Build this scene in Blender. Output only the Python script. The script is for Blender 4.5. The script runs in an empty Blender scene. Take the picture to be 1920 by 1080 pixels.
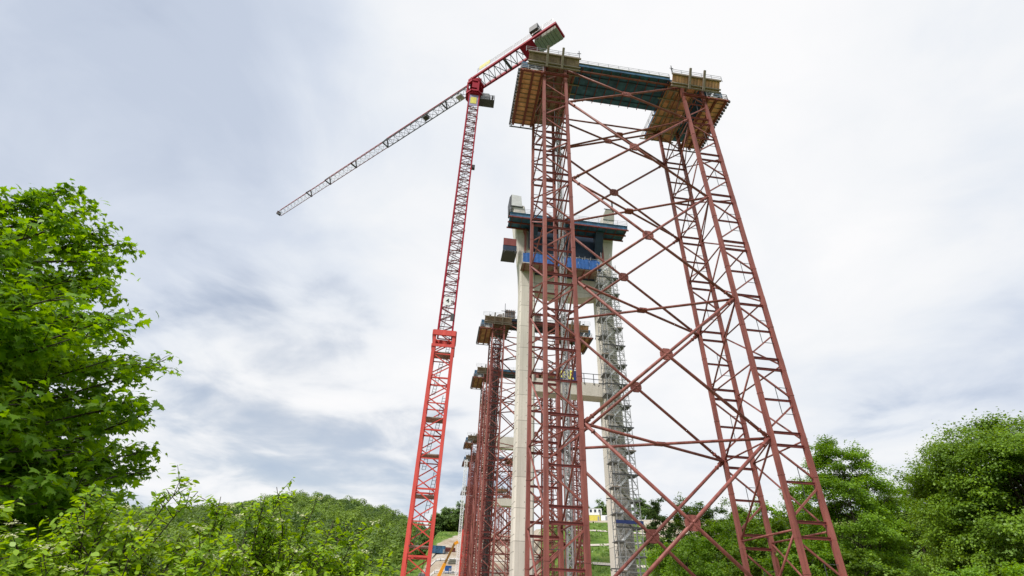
import bpy, math, random
import numpy as np
from mathutils import Vector, Matrix
R = math.radians
C = bpy.context.scene.collection
rng = np.random.default_rng(7)
random.seed(7)

# ------------------------------------------------------------------ helpers
def V(*a): return np.array(a, float)

class MB:
    """collects boxes, beams, tubes and sheets, links them as ONE mesh object"""
    def __init__(s): s.v = []; s.f = []; s.sm = []
    def add(s, vs, fs, smooth=False):
        n = len(s.v); s.v.extend([tuple(map(float, p)) for p in vs])
        for f in fs: s.f.append(tuple(i + n for i in f)); s.sm.append(smooth)
    def beam(s, a, b, w, h=None, up=(0, 0, 1), ext=0.0):
        a = np.array(a, float); b = np.array(b, float); h = h or w
        d = b - a; L = np.linalg.norm(d)
        if L < 1e-6: return s
        d /= L; a = a - d * ext; b = b + d * ext
        u = np.array(up, float); x = np.cross(d, u)
        if np.linalg.norm(x) < 1e-3: x = np.cross(d, (1, 0, 0))
        x /= np.linalg.norm(x); y = np.cross(x, d)
        c = [(-1, -1), (1, -1), (1, 1), (-1, 1)]
        vs = [p + x * (w / 2 * i) + y * (h / 2 * j) for p in (a, b) for i, j in c]
        s.add(vs, [(3, 2, 1, 0), (4, 5, 6, 7), (0, 1, 5, 4), (1, 2, 6, 5), (2, 3, 7, 6), (3, 0, 4, 7)])
        return s
    def ibeam(s, a, b, w, h, t=0.03, up=(0, 0, 1)):
        a = np.array(a, float); b = np.array(b, float); d = b - a; d /= np.linalg.norm(d)
        u = np.array(up, float); u = u - d * (u @ d); u /= np.linalg.norm(u)
        s.beam(a + u * (h / 2 - t / 2), b + u * (h / 2 - t / 2), w, t, up)
        s.beam(a - u * (h / 2 - t / 2), b - u * (h / 2 - t / 2), w, t, up)
        s.beam(a, b, t, h - 2 * t, up); return s
    def box(s, lo, hi):
        (x0, y0, z0), (x1, y1, z1) = lo, hi
        s.add([(x0, y0, z0), (x1, y0, z0), (x1, y1, z0), (x0, y1, z0), (x0, y0, z1), (x1, y0, z1), (x1, y1, z1), (x0, y1, z1)],
              [(3, 2, 1, 0), (4, 5, 6, 7), (0, 1, 5, 4), (1, 2, 6, 5), (2, 3, 7, 6), (3, 0, 4, 7)]); return s
    def tube(s, pts, r, n=8, caps=True):
        pts = [np.array(p, float) for p in pts]
        rs = r if hasattr(r, '__len__') else [r] * len(pts)
        rings = []; px = None
        for i, p in enumerate(pts):
            d = pts[min(i + 1, len(pts) - 1)] - pts[max(i - 1, 0)]; d = d / (np.linalg.norm(d) + 1e-9)
            ref = px if px is not None else (np.array((0, 0, 1.)) if abs(d[2]) < .9 else np.array((1., 0, 0)))
            x = ref - d * (ref @ d); x /= (np.linalg.norm(x) + 1e-9); y = np.cross(d, x); px = x
            rings.append([p + (x * math.cos(2 * math.pi * k / n) + y * math.sin(2 * math.pi * k / n)) * rs[i] for k in range(n)])
        fs = [(i * n + k, i * n + (k + 1) % n, (i + 1) * n + (k + 1) % n, (i + 1) * n + k) for i in range(len(pts) - 1) for k in range(n)]
        m = len(s.v); s.add([p for r_ in rings for p in r_], fs, True)
        if caps:
            e = (len(pts) - 1) * n
            s.f.append(tuple(m + k for k in range(n - 1, -1, -1))); s.sm.append(False)
            s.f.append(tuple(m + e + k for k in range(n))); s.sm.append(False)
        return s
    def prism(s, poly, a, b):
        """poly: list of 3D points, extruded from offset a to offset b (3-vectors)"""
        n = len(poly); a = np.array(a, float); b = np.array(b, float)
        vs = [np.array(p, float) + a for p in poly] + [np.array(p, float) + b for p in poly]
        s.add(vs, [tuple(range(n - 1, -1, -1)), tuple(range(n, 2 * n))] + [(i, (i + 1) % n, n + (i + 1) % n, n + i) for i in range(n)])
        return s
    def mesh(s, name):
        me = bpy.data.meshes.new(name); me.from_pydata(s.v, [], s.f)
        me.polygons.foreach_set('use_smooth', s.sm); me.update(); return me
    def build(s, name, mat, parent=None):
        me = s.mesh(name); me.materials.append(mat); return link(name, me, parent)

def link(name, me, parent=None):
    o = bpy.data.objects.new(name, me); C.objects.link(o)
    if parent is not None: o.parent = parent
    return o

def tag(o, label=None, cat=None, group=None, kind=None):
    if label: o['label'] = label
    if cat: o['category'] = cat
    if group: o['group'] = group
    if kind: o['kind'] = kind
    return o

def thing(name, label, cat, loc=(0, 0, 0), rz=0, group=None):
    o = bpy.data.objects.new(name, None); C.objects.link(o)
    o.empty_display_size = .5; o.location = loc; o.rotation_euler = (0, 0, rz)
    return tag(o, label, cat, group)

def copy_tree(o, parent=None):
    c = o.copy(); C.objects.link(c); c.parent = parent
    for ch in list(o.children): copy_tree(ch, c)
    return c

def P(az, el, d):
    """a point at compass angle az (0 = straight ahead), elevation el, level distance d"""
    return V(d * math.sin(R(az)), d * math.cos(R(az)), d * math.tan(R(el)))

# ------------------------------------------------------------------ materials
def mat(name, col, rough=.6, metal=0, var=.15, scale=1.5, bump=.0, bscale=20, col2=None, streak=False, spec=.4):
    m = bpy.data.materials.new(name); m.use_nodes = True; nt = m.node_tree; N = nt.nodes; L = nt.links
    b = N['Principled BSDF']; b.inputs['Roughness'].default_value = rough; b.inputs['Metallic'].default_value = metal
    b.inputs['Specular IOR Level'].default_value = spec
    tc = N.new('ShaderNodeTexCoord'); mp = N.new('ShaderNodeMapping'); L.new(tc.outputs['Object'], mp.inputs[0])
    if streak: mp.inputs['Scale'].default_value = (1, 1, .12)
    n = N.new('ShaderNodeTexNoise'); n.inputs['Scale'].default_value = scale; n.inputs['Detail'].default_value = 8; n.inputs['Roughness'].default_value = .65
    L.new(mp.outputs[0], n.inputs['Vector'])
    r = N.new('ShaderNodeValToRGB'); r.color_ramp.elements[0].position = .3; r.color_ramp.elements[1].position = .7
    c2 = col2 or tuple(min(1, c * (1 + var)) for c in col)
    c1 = tuple(c * (1 - var) for c in col)
    r.color_ramp.elements[0].color = (*c1, 1); r.color_ramp.elements[1].color = (*c2, 1)
    L.new(n.outputs['Fac'], r.inputs[0]); L.new(r.outputs[0], b.inputs['Base Color'])
    if bump:
        n2 = N.new('ShaderNodeTexNoise'); n2.inputs['Scale'].default_value = bscale; n2.inputs['Detail'].default_value = 6
        L.new(tc.outputs['Object'], n2.inputs['Vector'])
        bp = N.new('ShaderNodeBump'); bp.inputs['Strength'].default_value = bump; bp.inputs['Distance'].default_value = .05
        L.new(n2.outputs['Fac'], bp.inputs['Height']); L.new(bp.outputs[0], b.inputs['Normal'])
    return m

def leaf_mat(name, dark, light, trans=.45, gloss=.35, tone=False):
    m = bpy.data.materials.new(name); m.use_nodes = True; nt = m.node_tree; N = nt.nodes; L = nt.links
    N.clear(); out = N.new('ShaderNodeOutputMaterial')
    g = N.new('ShaderNodeNewGeometry'); r = N.new('ShaderNodeValToRGB')
    r.color_ramp.elements[0].color = (*dark, 1); r.color_ramp.elements[1].color = (*light, 1)
    tc = N.new('ShaderNodeTexCoord'); n = N.new('ShaderNodeTexNoise'); n.inputs['Scale'].default_value = .55; n.inputs['Detail'].default_value = 3
    L.new(tc.outputs['Object'], n.inputs['Vector'])
    mx = N.new('ShaderNodeMath'); mx.operation = 'MULTIPLY_ADD'; mx.inputs[1].default_value = .45
    ad = N.new('ShaderNodeMath'); ad.operation = 'MULTIPLY_ADD'; ad.inputs[1].default_value = 1.3; ad.inputs[2].default_value = -.35
    L.new(n.outputs['Fac'], ad.inputs[0]); L.new(g.outputs['Random Per Island'], mx.inputs[0]); L.new(ad.outputs[0], mx.inputs[2])
    if tone:
        at = N.new('ShaderNodeAttribute'); at.attribute_name = 'tone'; t2 = N.new('ShaderNodeMath'); t2.operation = 'MULTIPLY_ADD'; t2.inputs[1].default_value = .25
        L.new(g.outputs['Random Per Island'], t2.inputs[0]); t3 = N.new('ShaderNodeMath'); t3.operation = 'MULTIPLY'; t3.inputs[1].default_value = .8; L.new(at.outputs['Fac'], t3.inputs[0]); L.new(t3.outputs[0], t2.inputs[2]); L.new(t2.outputs[0], r.inputs[0])
    else: L.new(mx.outputs[0], r.inputs[0])
    d = N.new('ShaderNodeBsdfPrincipled'); d.inputs['Roughness'].default_value = .45; d.inputs['Specular IOR Level'].default_value = gloss
    L.new(r.outputs[0], d.inputs['Base Color'])
    t = N.new('ShaderNodeBsdfTranslucent')
    hs = N.new('ShaderNodeHueSaturation'); hs.inputs['Hue'].default_value = .485; hs.inputs['Saturation'].default_value = 1.1; hs.inputs['Value'].default_value = 1.35
    L.new(r.outputs[0], hs.inputs['Color']); L.new(hs.outputs[0], t.inputs['Color'])
    ms = N.new('ShaderNodeMixShader'); ms.inputs[0].default_value = trans
    L.new(d.outputs[0], ms.inputs[1]); L.new(t.outputs[0], ms.inputs[2]); L.new(ms.outputs[0], out.inputs[0])
    return m

M = {}
M['red'] = mat('red_oxide_paint', (.2, .052, .041), .55, 0, .38, 1.9, .15, 14, col2=(.31, .1, .08), streak=True)
M['red_dark'] = mat('red_oxide_beam', (.17, .035, .03), .55, 0, .2, 1.2, 0, streak=True)
M['crane'] = mat('crane_red_paint', (.56, .05, .04), .5, 0, .22, 1.3, 0, col2=(.66, .085, .065), streak=True)
M['crane_hi'] = mat('crane_crimson_paint', (.3, .012, .03), .6, 0, .12, .6, 0, spec=.15)
M['crane_brace'] = mat('crane_brace_steel', (.16, .04, .045), .55, 0, .2, 1, 0)
M['grey_steel'] = mat('galvanised_steel', (.33, .33, .34), .45, .5, .15, 2, 0)
M['dark_steel'] = mat('dark_steel', (.06, .06, .065), .55, .2, .2, 2, 0)
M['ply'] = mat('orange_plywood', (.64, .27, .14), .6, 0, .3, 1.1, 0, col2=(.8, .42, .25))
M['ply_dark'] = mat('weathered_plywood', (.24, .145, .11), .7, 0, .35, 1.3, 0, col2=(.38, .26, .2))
M['timber'] = mat('grey_timber', (.25, .2, .165), .75, 0, .25, 3, 0)
M['teal'] = mat('teal_formwork', (.022, .075, .16), .5, 0, .35, .9, 0, col2=(.05, .15, .27))
M['navy'] = mat('navy_formwork', (.012, .026, .055), .5, 0, .4, .8, 0)
M['blue'] = mat('blue_tarpaulin', (.014, .085, .29), .5, 0, .3, 2, .3, 3)
M['white'] = mat('white_paint', (.75, .76, .78), .5, 0, .06, 2, 0)
M['ballast'] = mat('pale_concrete_ballast', (.27, .265, .22), .8, 0, .15, 3, 0)
M['yellow'] = mat('yellow_paint', (.62, .54, .1), .45, 0, .12, 2, 0)
M['purple'] = mat('purple_banner_cloth', (.27, .24, .38), .6, 0, .15, 1, 0)
M['orange'] = mat('orange_yellow_crane_paint', (.8, .33, .02), .4, 0, .08, 2, 0)
M['black'] = mat('black_rubber', (.02, .02, .02), .7)
M['glass'] = mat('dark_window_glass', (.04, .05, .07), .1, 0, .1)
M['bark'] = mat('tree_bark', (.06, .045, .035), .85, 0, .35, 4, .5, 8)
M['sign_navy'] = mat('navy_sign_board', (.02, .035, .13), .5, 0, .1, 2, 0)
M['letter'] = mat('yellow_lettering', (.85, .78, .12), .5, 0, .05, 2, 0)
M['scaf'] = mat('scaffold_tube', (.36, .36, .36), .45, .4, .25, 3, 0)
M['plank'] = mat('scaffold_deck', (.15, .15, .155), .7, 0, .3, 3, 0)
M['mortar'] = mat('gravel_track', (.42, .38, .33), .9, 0, .2, 1.5, .4, 3)

for _k in ('ply', 'ply_dark', 'teal'):
    _nt = M[_k].node_tree; _N = _nt.nodes; _L = _nt.links; _b = _N['Principled BSDF']; _s = _b.inputs['Base Color'].links[0].from_socket
    _tc = _N.new('ShaderNodeTexCoord'); _mp = _N.new('ShaderNodeMapping'); _mp.inputs['Scale'].default_value = (.8, .6, .5); _L.new(_tc.outputs['Object'], _mp.inputs[0])
    _f = _N.new('ShaderNodeVectorMath'); _f.operation = 'FLOOR'; _L.new(_mp.outputs[0], _f.inputs[0])
    _w = _N.new('ShaderNodeTexWhiteNoise'); _L.new(_f.outputs[0], _w.inputs['Vector'])
    _r = _N.new('ShaderNodeMapRange'); _r.inputs['To Min'].default_value = .68; _r.inputs['To Max'].default_value = 1.18; _L.new(_w.outputs['Value'], _r.inputs['Value'])
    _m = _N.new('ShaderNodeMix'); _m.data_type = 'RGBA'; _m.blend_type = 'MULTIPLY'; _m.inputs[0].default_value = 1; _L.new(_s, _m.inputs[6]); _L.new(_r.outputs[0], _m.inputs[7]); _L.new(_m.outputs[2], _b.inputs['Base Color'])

def concrete():
    m = mat('board_marked_concrete', (.55, .5, .435), .8, 0, .14, .5, .25, 6, col2=(.62, .58, .52), streak=True)
    nt = m.node_tree; N = nt.nodes; L = nt.links; b = N['Principled BSDF']
    base = b.inputs['Base Color'].links[0].from_socket
    tc = N.new('ShaderNodeTexCoord'); sp = N.new('ShaderNodeSeparateXYZ'); L.new(tc.outputs['Object'], sp.inputs[0])
    d = N.new('ShaderNodeMath'); d.operation = 'DIVIDE'; d.inputs[1].default_value = 4.8; L.new(sp.outputs['Z'], d.inputs[0])
    fr = N.new('ShaderNodeMath'); fr.operation = 'FRACT'; L.new(d.outputs[0], fr.inputs[0])
    lt = N.new('ShaderNodeMath'); lt.operation = 'LESS_THAN'; lt.inputs[1].default_value = .022; L.new(fr.outputs[0], lt.inputs[0])
    fl = N.new('ShaderNodeMath'); fl.operation = 'FLOOR'; L.new(d.outputs[0], fl.inputs[0])
    wn = N.new('ShaderNodeTexWhiteNoise'); wn.noise_dimensions = '1D'; L.new(fl.outputs[0], wn.inputs['W'])
    mr = N.new('ShaderNodeMapRange'); mr.inputs['To Min'].default_value = .88; mr.inputs['To Max'].default_value = 1.06; L.new(wn.outputs['Value'], mr.inputs['Value'])
    mu = N.new('ShaderNodeMix'); mu.data_type = 'RGBA'; mu.blend_type = 'MULTIPLY'; mu.inputs[0].default_value = 1
    L.new(base, mu.inputs[6]); L.new(mr.outputs[0], mu.inputs[7])
    m2 = N.new('ShaderNodeMix'); m2.data_type = 'RGBA'; L.new(lt.outputs[0], m2.inputs[0]); L.new(mu.outputs[2], m2.inputs[6]); m2.inputs[7].default_value = (.3, .275, .24, 1)
    def mm(op, a_, b_):
        q = N.new('ShaderNodeMath'); q.operation = op
        for k, v_ in enumerate((a_, b_)):
            if isinstance(v_, (int, float)): q.inputs[k].default_value = v_
            else: L.new(v_, q.inputs[k])
        return q.outputs[0]
    def cellc(o_, p_, sh): return mm('MULTIPLY', mm('SUBTRACT', mm('FRACT', mm('ADD', mm('DIVIDE', o_, p_), sh), 0), .5), p_)
    dz = cellc(sp.outputs['Z'], 2.4, .1); dx = cellc(sp.outputs['X'], 1.62, .55)
    dist = mm('SQRT', mm('ADD', mm('MULTIPLY', dz, dz), mm('MULTIPLY', dx, dx)), 0)
    dot = mm('LESS_THAN', dist, .1); seam = mm('MULTIPLY', mm('LESS_THAN', mm('ABSOLUTE', cellc(sp.outputs['X'], 1.62, .05), 0), .03), .25)
    m3 = N.new('ShaderNodeMix'); m3.data_type = 'RGBA'; L.new(mm('MAXIMUM', mm('MULTIPLY', dot, .7), seam), m3.inputs[0]); L.new(m2.outputs[2], m3.inputs[6]); m3.inputs[7].default_value = (.2, .18, .155, 1)
    L.new(m3.outputs[2], b.inputs['Base Color']); return m
M['concrete'] = concrete()

L_MAPLE = leaf_mat('maple_leaf', (.07, .18, .006), (.27, .46, .025), .5)
L_BUSH = leaf_mat('dogwood_leaf', (.16, .3, .014), (.4, .56, .05), .45)
L_TREE = leaf_mat('broadleaf_foliage', (.04, .1, .01), (.23, .37, .03), .4)
L_TREE2 = leaf_mat('bright_foliage', (.07, .165, .012), (.26, .44, .035), .45)
L_FAR = leaf_mat('distant_foliage', (.09, .16, .045), (.19, .29, .085), .4)  # paler and bluish: distance haze is mixed into the leaf colour
L_WOOD = leaf_mat('hillside_wood_foliage', (.06, .12, .018), (.17, .27, .04), .3)
L_HILL = leaf_mat('mixed_wood_foliage', (.035, .075, .022), (.2, .3, .04), .3, .2, True)
L_FLOWER = leaf_mat('cream_blossom', (.5, .5, .3), (.75, .75, .5), .3)

# ------------------------------------------------------------------ world, sun, camera
SUN_EL, SUN_AZ = 50, -135          # behind and to the left of the camera, seen through cloud
w = bpy.data.worlds.new('World'); bpy.context.scene.world = w; w.use_nodes = True
nt = w.node_tree; N = nt.nodes; L = nt.links
bg = N['Background']; bg.inputs['Strength'].default_value = .1
sky = N.new('ShaderNodeTexSky'); sky.sky_type = 'NISHITA'; sky.sun_disc = False
sky.sun_elevation = R(SUN_EL); sky.sun_rotation = R(SUN_AZ); sky.air_density = 1.0; sky.dust_density = 1.5
tc = N.new('ShaderNodeTexCoord'); sp = N.new('ShaderNodeSeparateXYZ'); L.new(tc.outputs['Generated'], sp.inputs[0])
def math_(op, a, b=None, c=None):
    n = N.new('ShaderNodeMath'); n.operation = op
    for i, q in enumerate((a, b, c)):
        if q is None: continue
        if isinstance(q, (int, float)): n.inputs[i].default_value = q
        else: L.new(q, n.inputs[i])
    return n.outputs[0]
zz = math_('ADD', math_('MAXIMUM', sp.outputs['Z'], 0.0), .13)
cx = math_('DIVIDE', sp.outputs['X'], zz); cy = math_('DIVIDE', sp.outputs['Y'], zz)
cv = N.new('ShaderNodeCombineXYZ'); L.new(cx, cv.inputs[0]); L.new(cy, cv.inputs[1])
def noise(scale, detail, dist, off, rough=.55):
    mp = N.new('ShaderNodeMapping'); mp.inputs['Location'].default_value = off; L.new(cv.outputs[0], mp.inputs[0])
    n = N.new('ShaderNodeTexNoise'); n.inputs['Scale'].default_value = scale; n.inputs['Detail'].default_value = detail
    n.inputs['Distortion'].default_value = dist; n.inputs['Roughness'].default_value = rough; L.new(mp.outputs[0], n.inputs['Vector'])
    return n.outputs['Fac']
def ramp(v, stops):
    r = N.new('ShaderNodeValToRGB'); e = r.color_ramp.elements
    while len(e) < len(stops): e.new(.5)
    for k, (p, c) in zip(e, stops): k.position = p; k.color = (*c, 1)
    L.new(v, r.inputs[0]); return r.outputs[0]
def blob(az, el, width):
    d = V(math.sin(R(az)) * math.cos(R(el)), math.cos(R(az)) * math.cos(R(el)), math.sin(R(el)))
    vd = N.new('ShaderNodeVectorMath'); vd.operation = 'DOT_PRODUCT'; L.new(tc.outputs['Generated'], vd.inputs[0]); vd.inputs[1].default_value = d
    mr = N.new('ShaderNodeMapRange'); mr.interpolation_type = 'SMOOTHSTEP'; mr.inputs['From Min'].default_value = math.cos(R(width)); mr.inputs['From Max'].default_value = 1
    L.new(vd.outputs['Value'], mr.inputs['Value']); return mr.outputs[0]
n_big = noise(.85, 5, .5, (2.2, 6.3, 0), .5)
n_fine = noise(2.3, 8, .4, (7.3, 2.2, 0), .55)
thin = math_('ADD', math_('ADD', math_('MULTIPLY', n_big, .5), math_('MULTIPLY', n_fine, .38)), .06)
bright = blob(14, 48, 48)
dark1 = blob(-44, 47, 38); dark2 = blob(46, 32, 26); gap1 = blob(-20, 18, 26); gap2 = blob(30, 22, 22)
lum = math_('ADD', thin, math_('MULTIPLY', bright, .2))
lowc = blob(-18, 22, 30); lum = math_('ADD', lum, math_('MULTIPLY', lowc, .1))
lum = math_('SUBTRACT', lum, math_('MULTIPLY', dark1, .13)); lum = math_('SUBTRACT', lum, math_('MULTIPLY', dark2, .05))
cloud = ramp(lum, [(.34, (4.6, 5.15, 6.2)), (.44, (5.5, 6.0, 6.9)), (.52, (6.6, 6.95, 7.5)), (.60, (7.4, 7.55, 7.8)), (.71, (8.0, 8.0, 8.1))])
# ramp colours are clamped to 1 by nothing: they are scaled radiance, brought to range by the Background strength
cover = math_('SUBTRACT', math_('ADD', thin, math_('MULTIPLY', bright, .3)), math_('MULTIPLY', math_('ADD', gap1, gap2), .14))
cmask = N.new('ShaderNodeMapRange'); cmask.interpolation_type = 'SMOOTHSTEP'; cmask.inputs['From Min'].default_value = .3; cmask.inputs['From Max'].default_value = .46; cmask.inputs['To Min'].default_value = .5
L.new(cover, cmask.inputs['Value'])
mixc = N.new('ShaderNodeMix'); mixc.data_type = 'RGBA'; L.new(cmask.outputs[0], mixc.inputs[0]); L.new(sky.outputs[0], mixc.inputs[6]); L.new(cloud, mixc.inputs[7])
L.new(mixc.outputs[2], bg.inputs['Color'])

sl = bpy.data.lights.new('sun', 'SUN'); sl.energy = 4.0; sl.angle = R(9); sl.color = (1, .96, .9)
so = bpy.data.objects.new('sun', sl); C.objects.link(so)
sd = Vector((math.sin(R(SUN_AZ)) * math.cos(R(SUN_EL)), math.cos(R(SUN_AZ)) * math.cos(R(SUN_EL)), math.sin(R(SUN_EL))))
so.rotation_euler = sd.to_track_quat('Z', 'Y').to_euler(); so.location = sd * 200

cam = bpy.data.cameras.new('camera'); co = bpy.data.objects.new('camera', cam); C.objects.link(co)
F_PX, PITCH, ROLL = 922.15, .5866, .0401
cam.sensor_width = 36; cam.lens = 36 * F_PX / 1920; cam.clip_end = 6000; cam.clip_start = .05
fw = V(0, math.cos(PITCH), math.sin(PITCH)); up = V(0, -math.sin(PITCH), math.cos(PITCH)); ri = V(1, 0, 0)
c_, s_ = math.cos(ROLL), math.sin(ROLL)
# image right = c*ri + s*up ; image up = -s*ri + c*up   (px = c x + s y, py = -s x + c y)
X_ = ri * c_ + up * s_; Y_ = -ri * s_ + up * c_; Z_ = -fw
co.matrix_world = Matrix(((X_[0], Y_[0], Z_[0], 0), (X_[1], Y_[1], Z_[1], 0), (X_[2], Y_[2], Z_[2], 0), (0, 0, 0, 1)))
bpy.context.scene.camera = co
vs = bpy.context.scene.view_settings; vs.view_transform = 'Standard'; vs.look = 'None'; vs.exposure = .28; vs.gamma = 1
bpy.context.scene.cycles.max_bounces = 6; bpy.context.scene.cycles.transparent_max_bounces = 4

# ------------------------------------------------------------------ terrain
G0 = -1.7
def sstep(a, b, x):
    t = np.clip((x - a) / (b - a), 0, 1); return t * t * (3 - 2 * t)
HA = np.array([-180, -60, -40, -31, -27, -22, -19, -15, -11.5, -10, -8.5, -6, 180]); HE = np.array([4, 4.6, 5.4, 6.2, 7.1, 8.5, 8.9, 8.4, 7.8, 7.3, 6.7, 6.2, 4.])
def ground_z(x, y):
    x = np.asarray(x, float); y = np.asarray(y, float)
    r = np.hypot(x, y); a = np.degrees(np.arctan2(x, y))
    f = sstep(1, 7, a); toe = 230 * (1 - f) + 140 * f; slope = .30 * (1 - f) + .315 * f; crest = 400 * (1 - f) + 280 * f
    # soft corners at toe and crest
    q = np.clip(r - toe, 0, None); zc = slope * (np.clip(r, None, crest) - toe)
    z1 = np.where(r > toe, np.maximum(zc, 0), 0) + np.where(r > crest, (r - crest) * .015, 0)
    wood = 1 - sstep(-8.6, -6.4, a)
    he = np.interp(a, HA, HE); top = 720 * np.tan(np.radians(he))
    z2 = np.clip((r - 230) / 490, 0, 1) ** 1.05 * top - np.clip(r - 760, 0, None) * .12
    z = z1 * (1 - wood) + z2 * wood
    back = sstep(100, 140, np.abs(a)); z = z * (1 - back)
    z = z + (np.sin(x * .11) * np.cos(y * .09)) * .35 * sstep(160, 260, r)
    return z + G0
def gz(x, y): return float(ground_z(x, y))
def soil_mask(x, y):
    r = np.hypot(x, y); a = np.degrees(np.arctan2(x, y))
    left = sstep(-1, 1, (a + 9 - 5 * (r - 322) / 78) * 1.0) * (1 - sstep(3, 5, a)) * sstep(215, 235, r)
    low = sstep(-14.5, -13, a) * (1 - sstep(300, 318, r)) * sstep(240, 250, r) * (1 - sstep(3, 5, a))
    right = sstep(13.5, 15, a) * sstep(225, 250, r) * (1 - sstep(288, 310, r)) * (1 - sstep(21, 23, a))
    crest = sstep(268, 276, r) * (1 - sstep(300, 330, r)) * sstep(5, 7, a) * (1 - sstep(13, 15, a))
    site = (1 - sstep(60, 75, np.abs(x - 10))) * sstep(20, 30, y) * (1 - sstep(125, 138, r))
    return np.clip(np.maximum.reduce([left, low, right * .9, crest * .8, site * 1.0]), 0, 1)

def build_ground():
    az = np.radians(np.concatenate([np.arange(-180, -45, 5), np.arange(-45, 50, .6), np.arange(50, 180, 5)]))
    rr = np.concatenate([[0.01], np.geomspace(2, 120, 22), np.arange(128, 460, 7), np.arange(470, 1000, 26), [1200, 1800, 3000, 5000]])
    A, Rr = np.meshgrid(az, rr); x = Rr * np.sin(A); y = Rr * np.cos(A); z = ground_z(x, y)
    n = len(az); vs = np.stack([x, y, z], -1).reshape(-1, 3)
    fs = [(i * n + j, i * n + (j + 1) % n, (i + 1) * n + (j + 1) % n, (i + 1) * n + j) for i in range(len(rr) - 1) for j in range(n)]
    me = bpy.data.meshes.new('ground'); me.from_pydata(vs.tolist(), [], [f[::-1] for f in fs]); me.update()
    me.polygons.foreach_set('use_smooth', [True] * len(me.polygons))
    at = me.attributes.new('soil', 'FLOAT', 'POINT'); at.data.foreach_set('value', soil_mask(vs[:, 0], vs[:, 1]))
    m = bpy.data.materials.new('meadow_and_bare_earth'); m.use_nodes = True; nt = m.node_tree; N = nt.nodes; L = nt.links; b = N['Principled BSDF']; b.inputs['Roughness'].default_value = .95; b.inputs['Specular IOR Level'].default_value = .1
    tc = N.new('ShaderNodeTexCoord')
    def nz(s, d=8):
        q = N.new('ShaderNodeTexNoise'); q.inputs['Scale'].default_value = s; q.inputs['Detail'].default_value = d; q.inputs['Roughness'].default_value = .7; L.new(tc.outputs['Object'], q.inputs['Vector']); return q.outputs['Fac']
    def rp(v, st):
        q = N.new('ShaderNodeValToRGB'); e = q.color_ramp.elements
        while len(e) < len(st): e.new(.5)
        for k, (p_, c) in zip(e, st): k.position = p_; k.color = (*c, 1)
        L.new(v, q.inputs[0]); return q.outputs[0]
    grass = rp(nz(.12), [(.3, (.045, .09, .015)), (.5, (.1, .17, .028)), (.62, (.16, .2, .05)), (.72, (.26, .22, .1))])
    earth = rp(nz(.1), [(.3, (.26, .2, .145)), (.46, (.34, .28, .215)), (.58, (.4, .36, .3)), (.7, (.42, .41, .38))])
    a = N.new('ShaderNodeAttribute'); a.attribute_name = 'soil'
    ad = N.new('ShaderNodeMath'); ad.operation = 'ADD'; L.new(a.outputs['Fac'], ad.inputs[0])
    sc = N.new('ShaderNodeMath'); sc.operation = 'MULTIPLY_ADD'; sc.inputs[1].default_value = .9; sc.inputs[2].default_value = -.45; L.new(nz(.2), sc.inputs[0]); L.new(sc.outputs[0], ad.inputs[1])
    mr = N.new('ShaderNodeMapRange'); mr.inputs['From Min'].default_value = .4; mr.inputs['From Max'].default_value = .6; L.new(ad.outputs[0], mr.inputs['Value'])
    mx = N.new('ShaderNodeMix'); mx.data_type = 'RGBA'; L.new(mr.outputs[0], mx.inputs[0]); L.new(grass, mx.inputs[6]); L.new(earth, mx.inputs[7]); L.new(mx.outputs[2], b.inputs['Base Color'])
    bp = N.new('ShaderNodeBump'); bp.inputs['Strength'].default_value = .8; bp.inputs['Distance'].default_value = 1; L.new(nz(.5), bp.inputs['Height']); L.new(bp.outputs[0], b.inputs['Normal'])
    me.materials.append(m); return tag(link('ground', me), kind='structure')
build_ground()

def track(name, pts, width):
    mb = MB(); vs = []
    for i, (x, y) in enumerate(pts):
        d = V(*(np.array(pts[min(i + 1, len(pts) - 1)]) - np.array(pts[max(i - 1, 0)]))); d /= np.linalg.norm(d); n = V(-d[1], d[0])
        for s in (-.5, .5):
            q = V(x, y) + n * width * s; vs.append((q[0], q[1], gz(q[0], q[1]) + .3))
    fs = [(2 * i, 2 * i + 1, 2 * i + 3, 2 * i + 2) for i in range(len(pts) - 1)]
    mb.add(vs, fs); nv = len(pts)
    return tag(mb.build(name, M['mortar'], None), kind='structure')
def arc(a0, a1, r0, r1, n=24):
    return [(r * math.sin(R(a)), r * math.cos(R(a))) for a, r in zip(np.linspace(a0, a1, n), np.linspace(r0, r1, n))]
track('path', arc(7, 20, 250, 243), 3.2); track('path', arc(7, 20, 220, 232), 3.0); track('path', arc(7, 20, 196, 188), 3.0); track('road', arc(-9, 2, 318, 322), 4.5); track('road', arc(-13, 2, 292, 297), 4.5)

def lattice(mb, x, y, z0, z1, wd, ch, br, step, twist=0):
    c = [(-1, -1), (1, -1), (1, 1), (-1, 1)]
    for a, b in c: mb.beam((x + a * wd / 2, y + b * wd / 2, z0), (x + a * wd / 2, y + b * wd / 2, z1), ch)
    z = z0; i = 0
    while z < z1 - .01:
        zt = min(z + step, z1)
        for k in range(4):
            p, q = c[k], c[(k + 1) % 4]
            if i % 2: p, q = q, p
            mb.beam((x + p[0] * wd / 2, y + p[1] * wd / 2, z), (x + q[0] * wd / 2, y + q[1] * wd / 2, zt), br)
            mb.beam((x + p[0] * wd / 2, y + p[1] * wd / 2, z), (x + q[0] * wd / 2, y + q[1] * wd / 2, z), br)
        z = zt; i += 1

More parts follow.
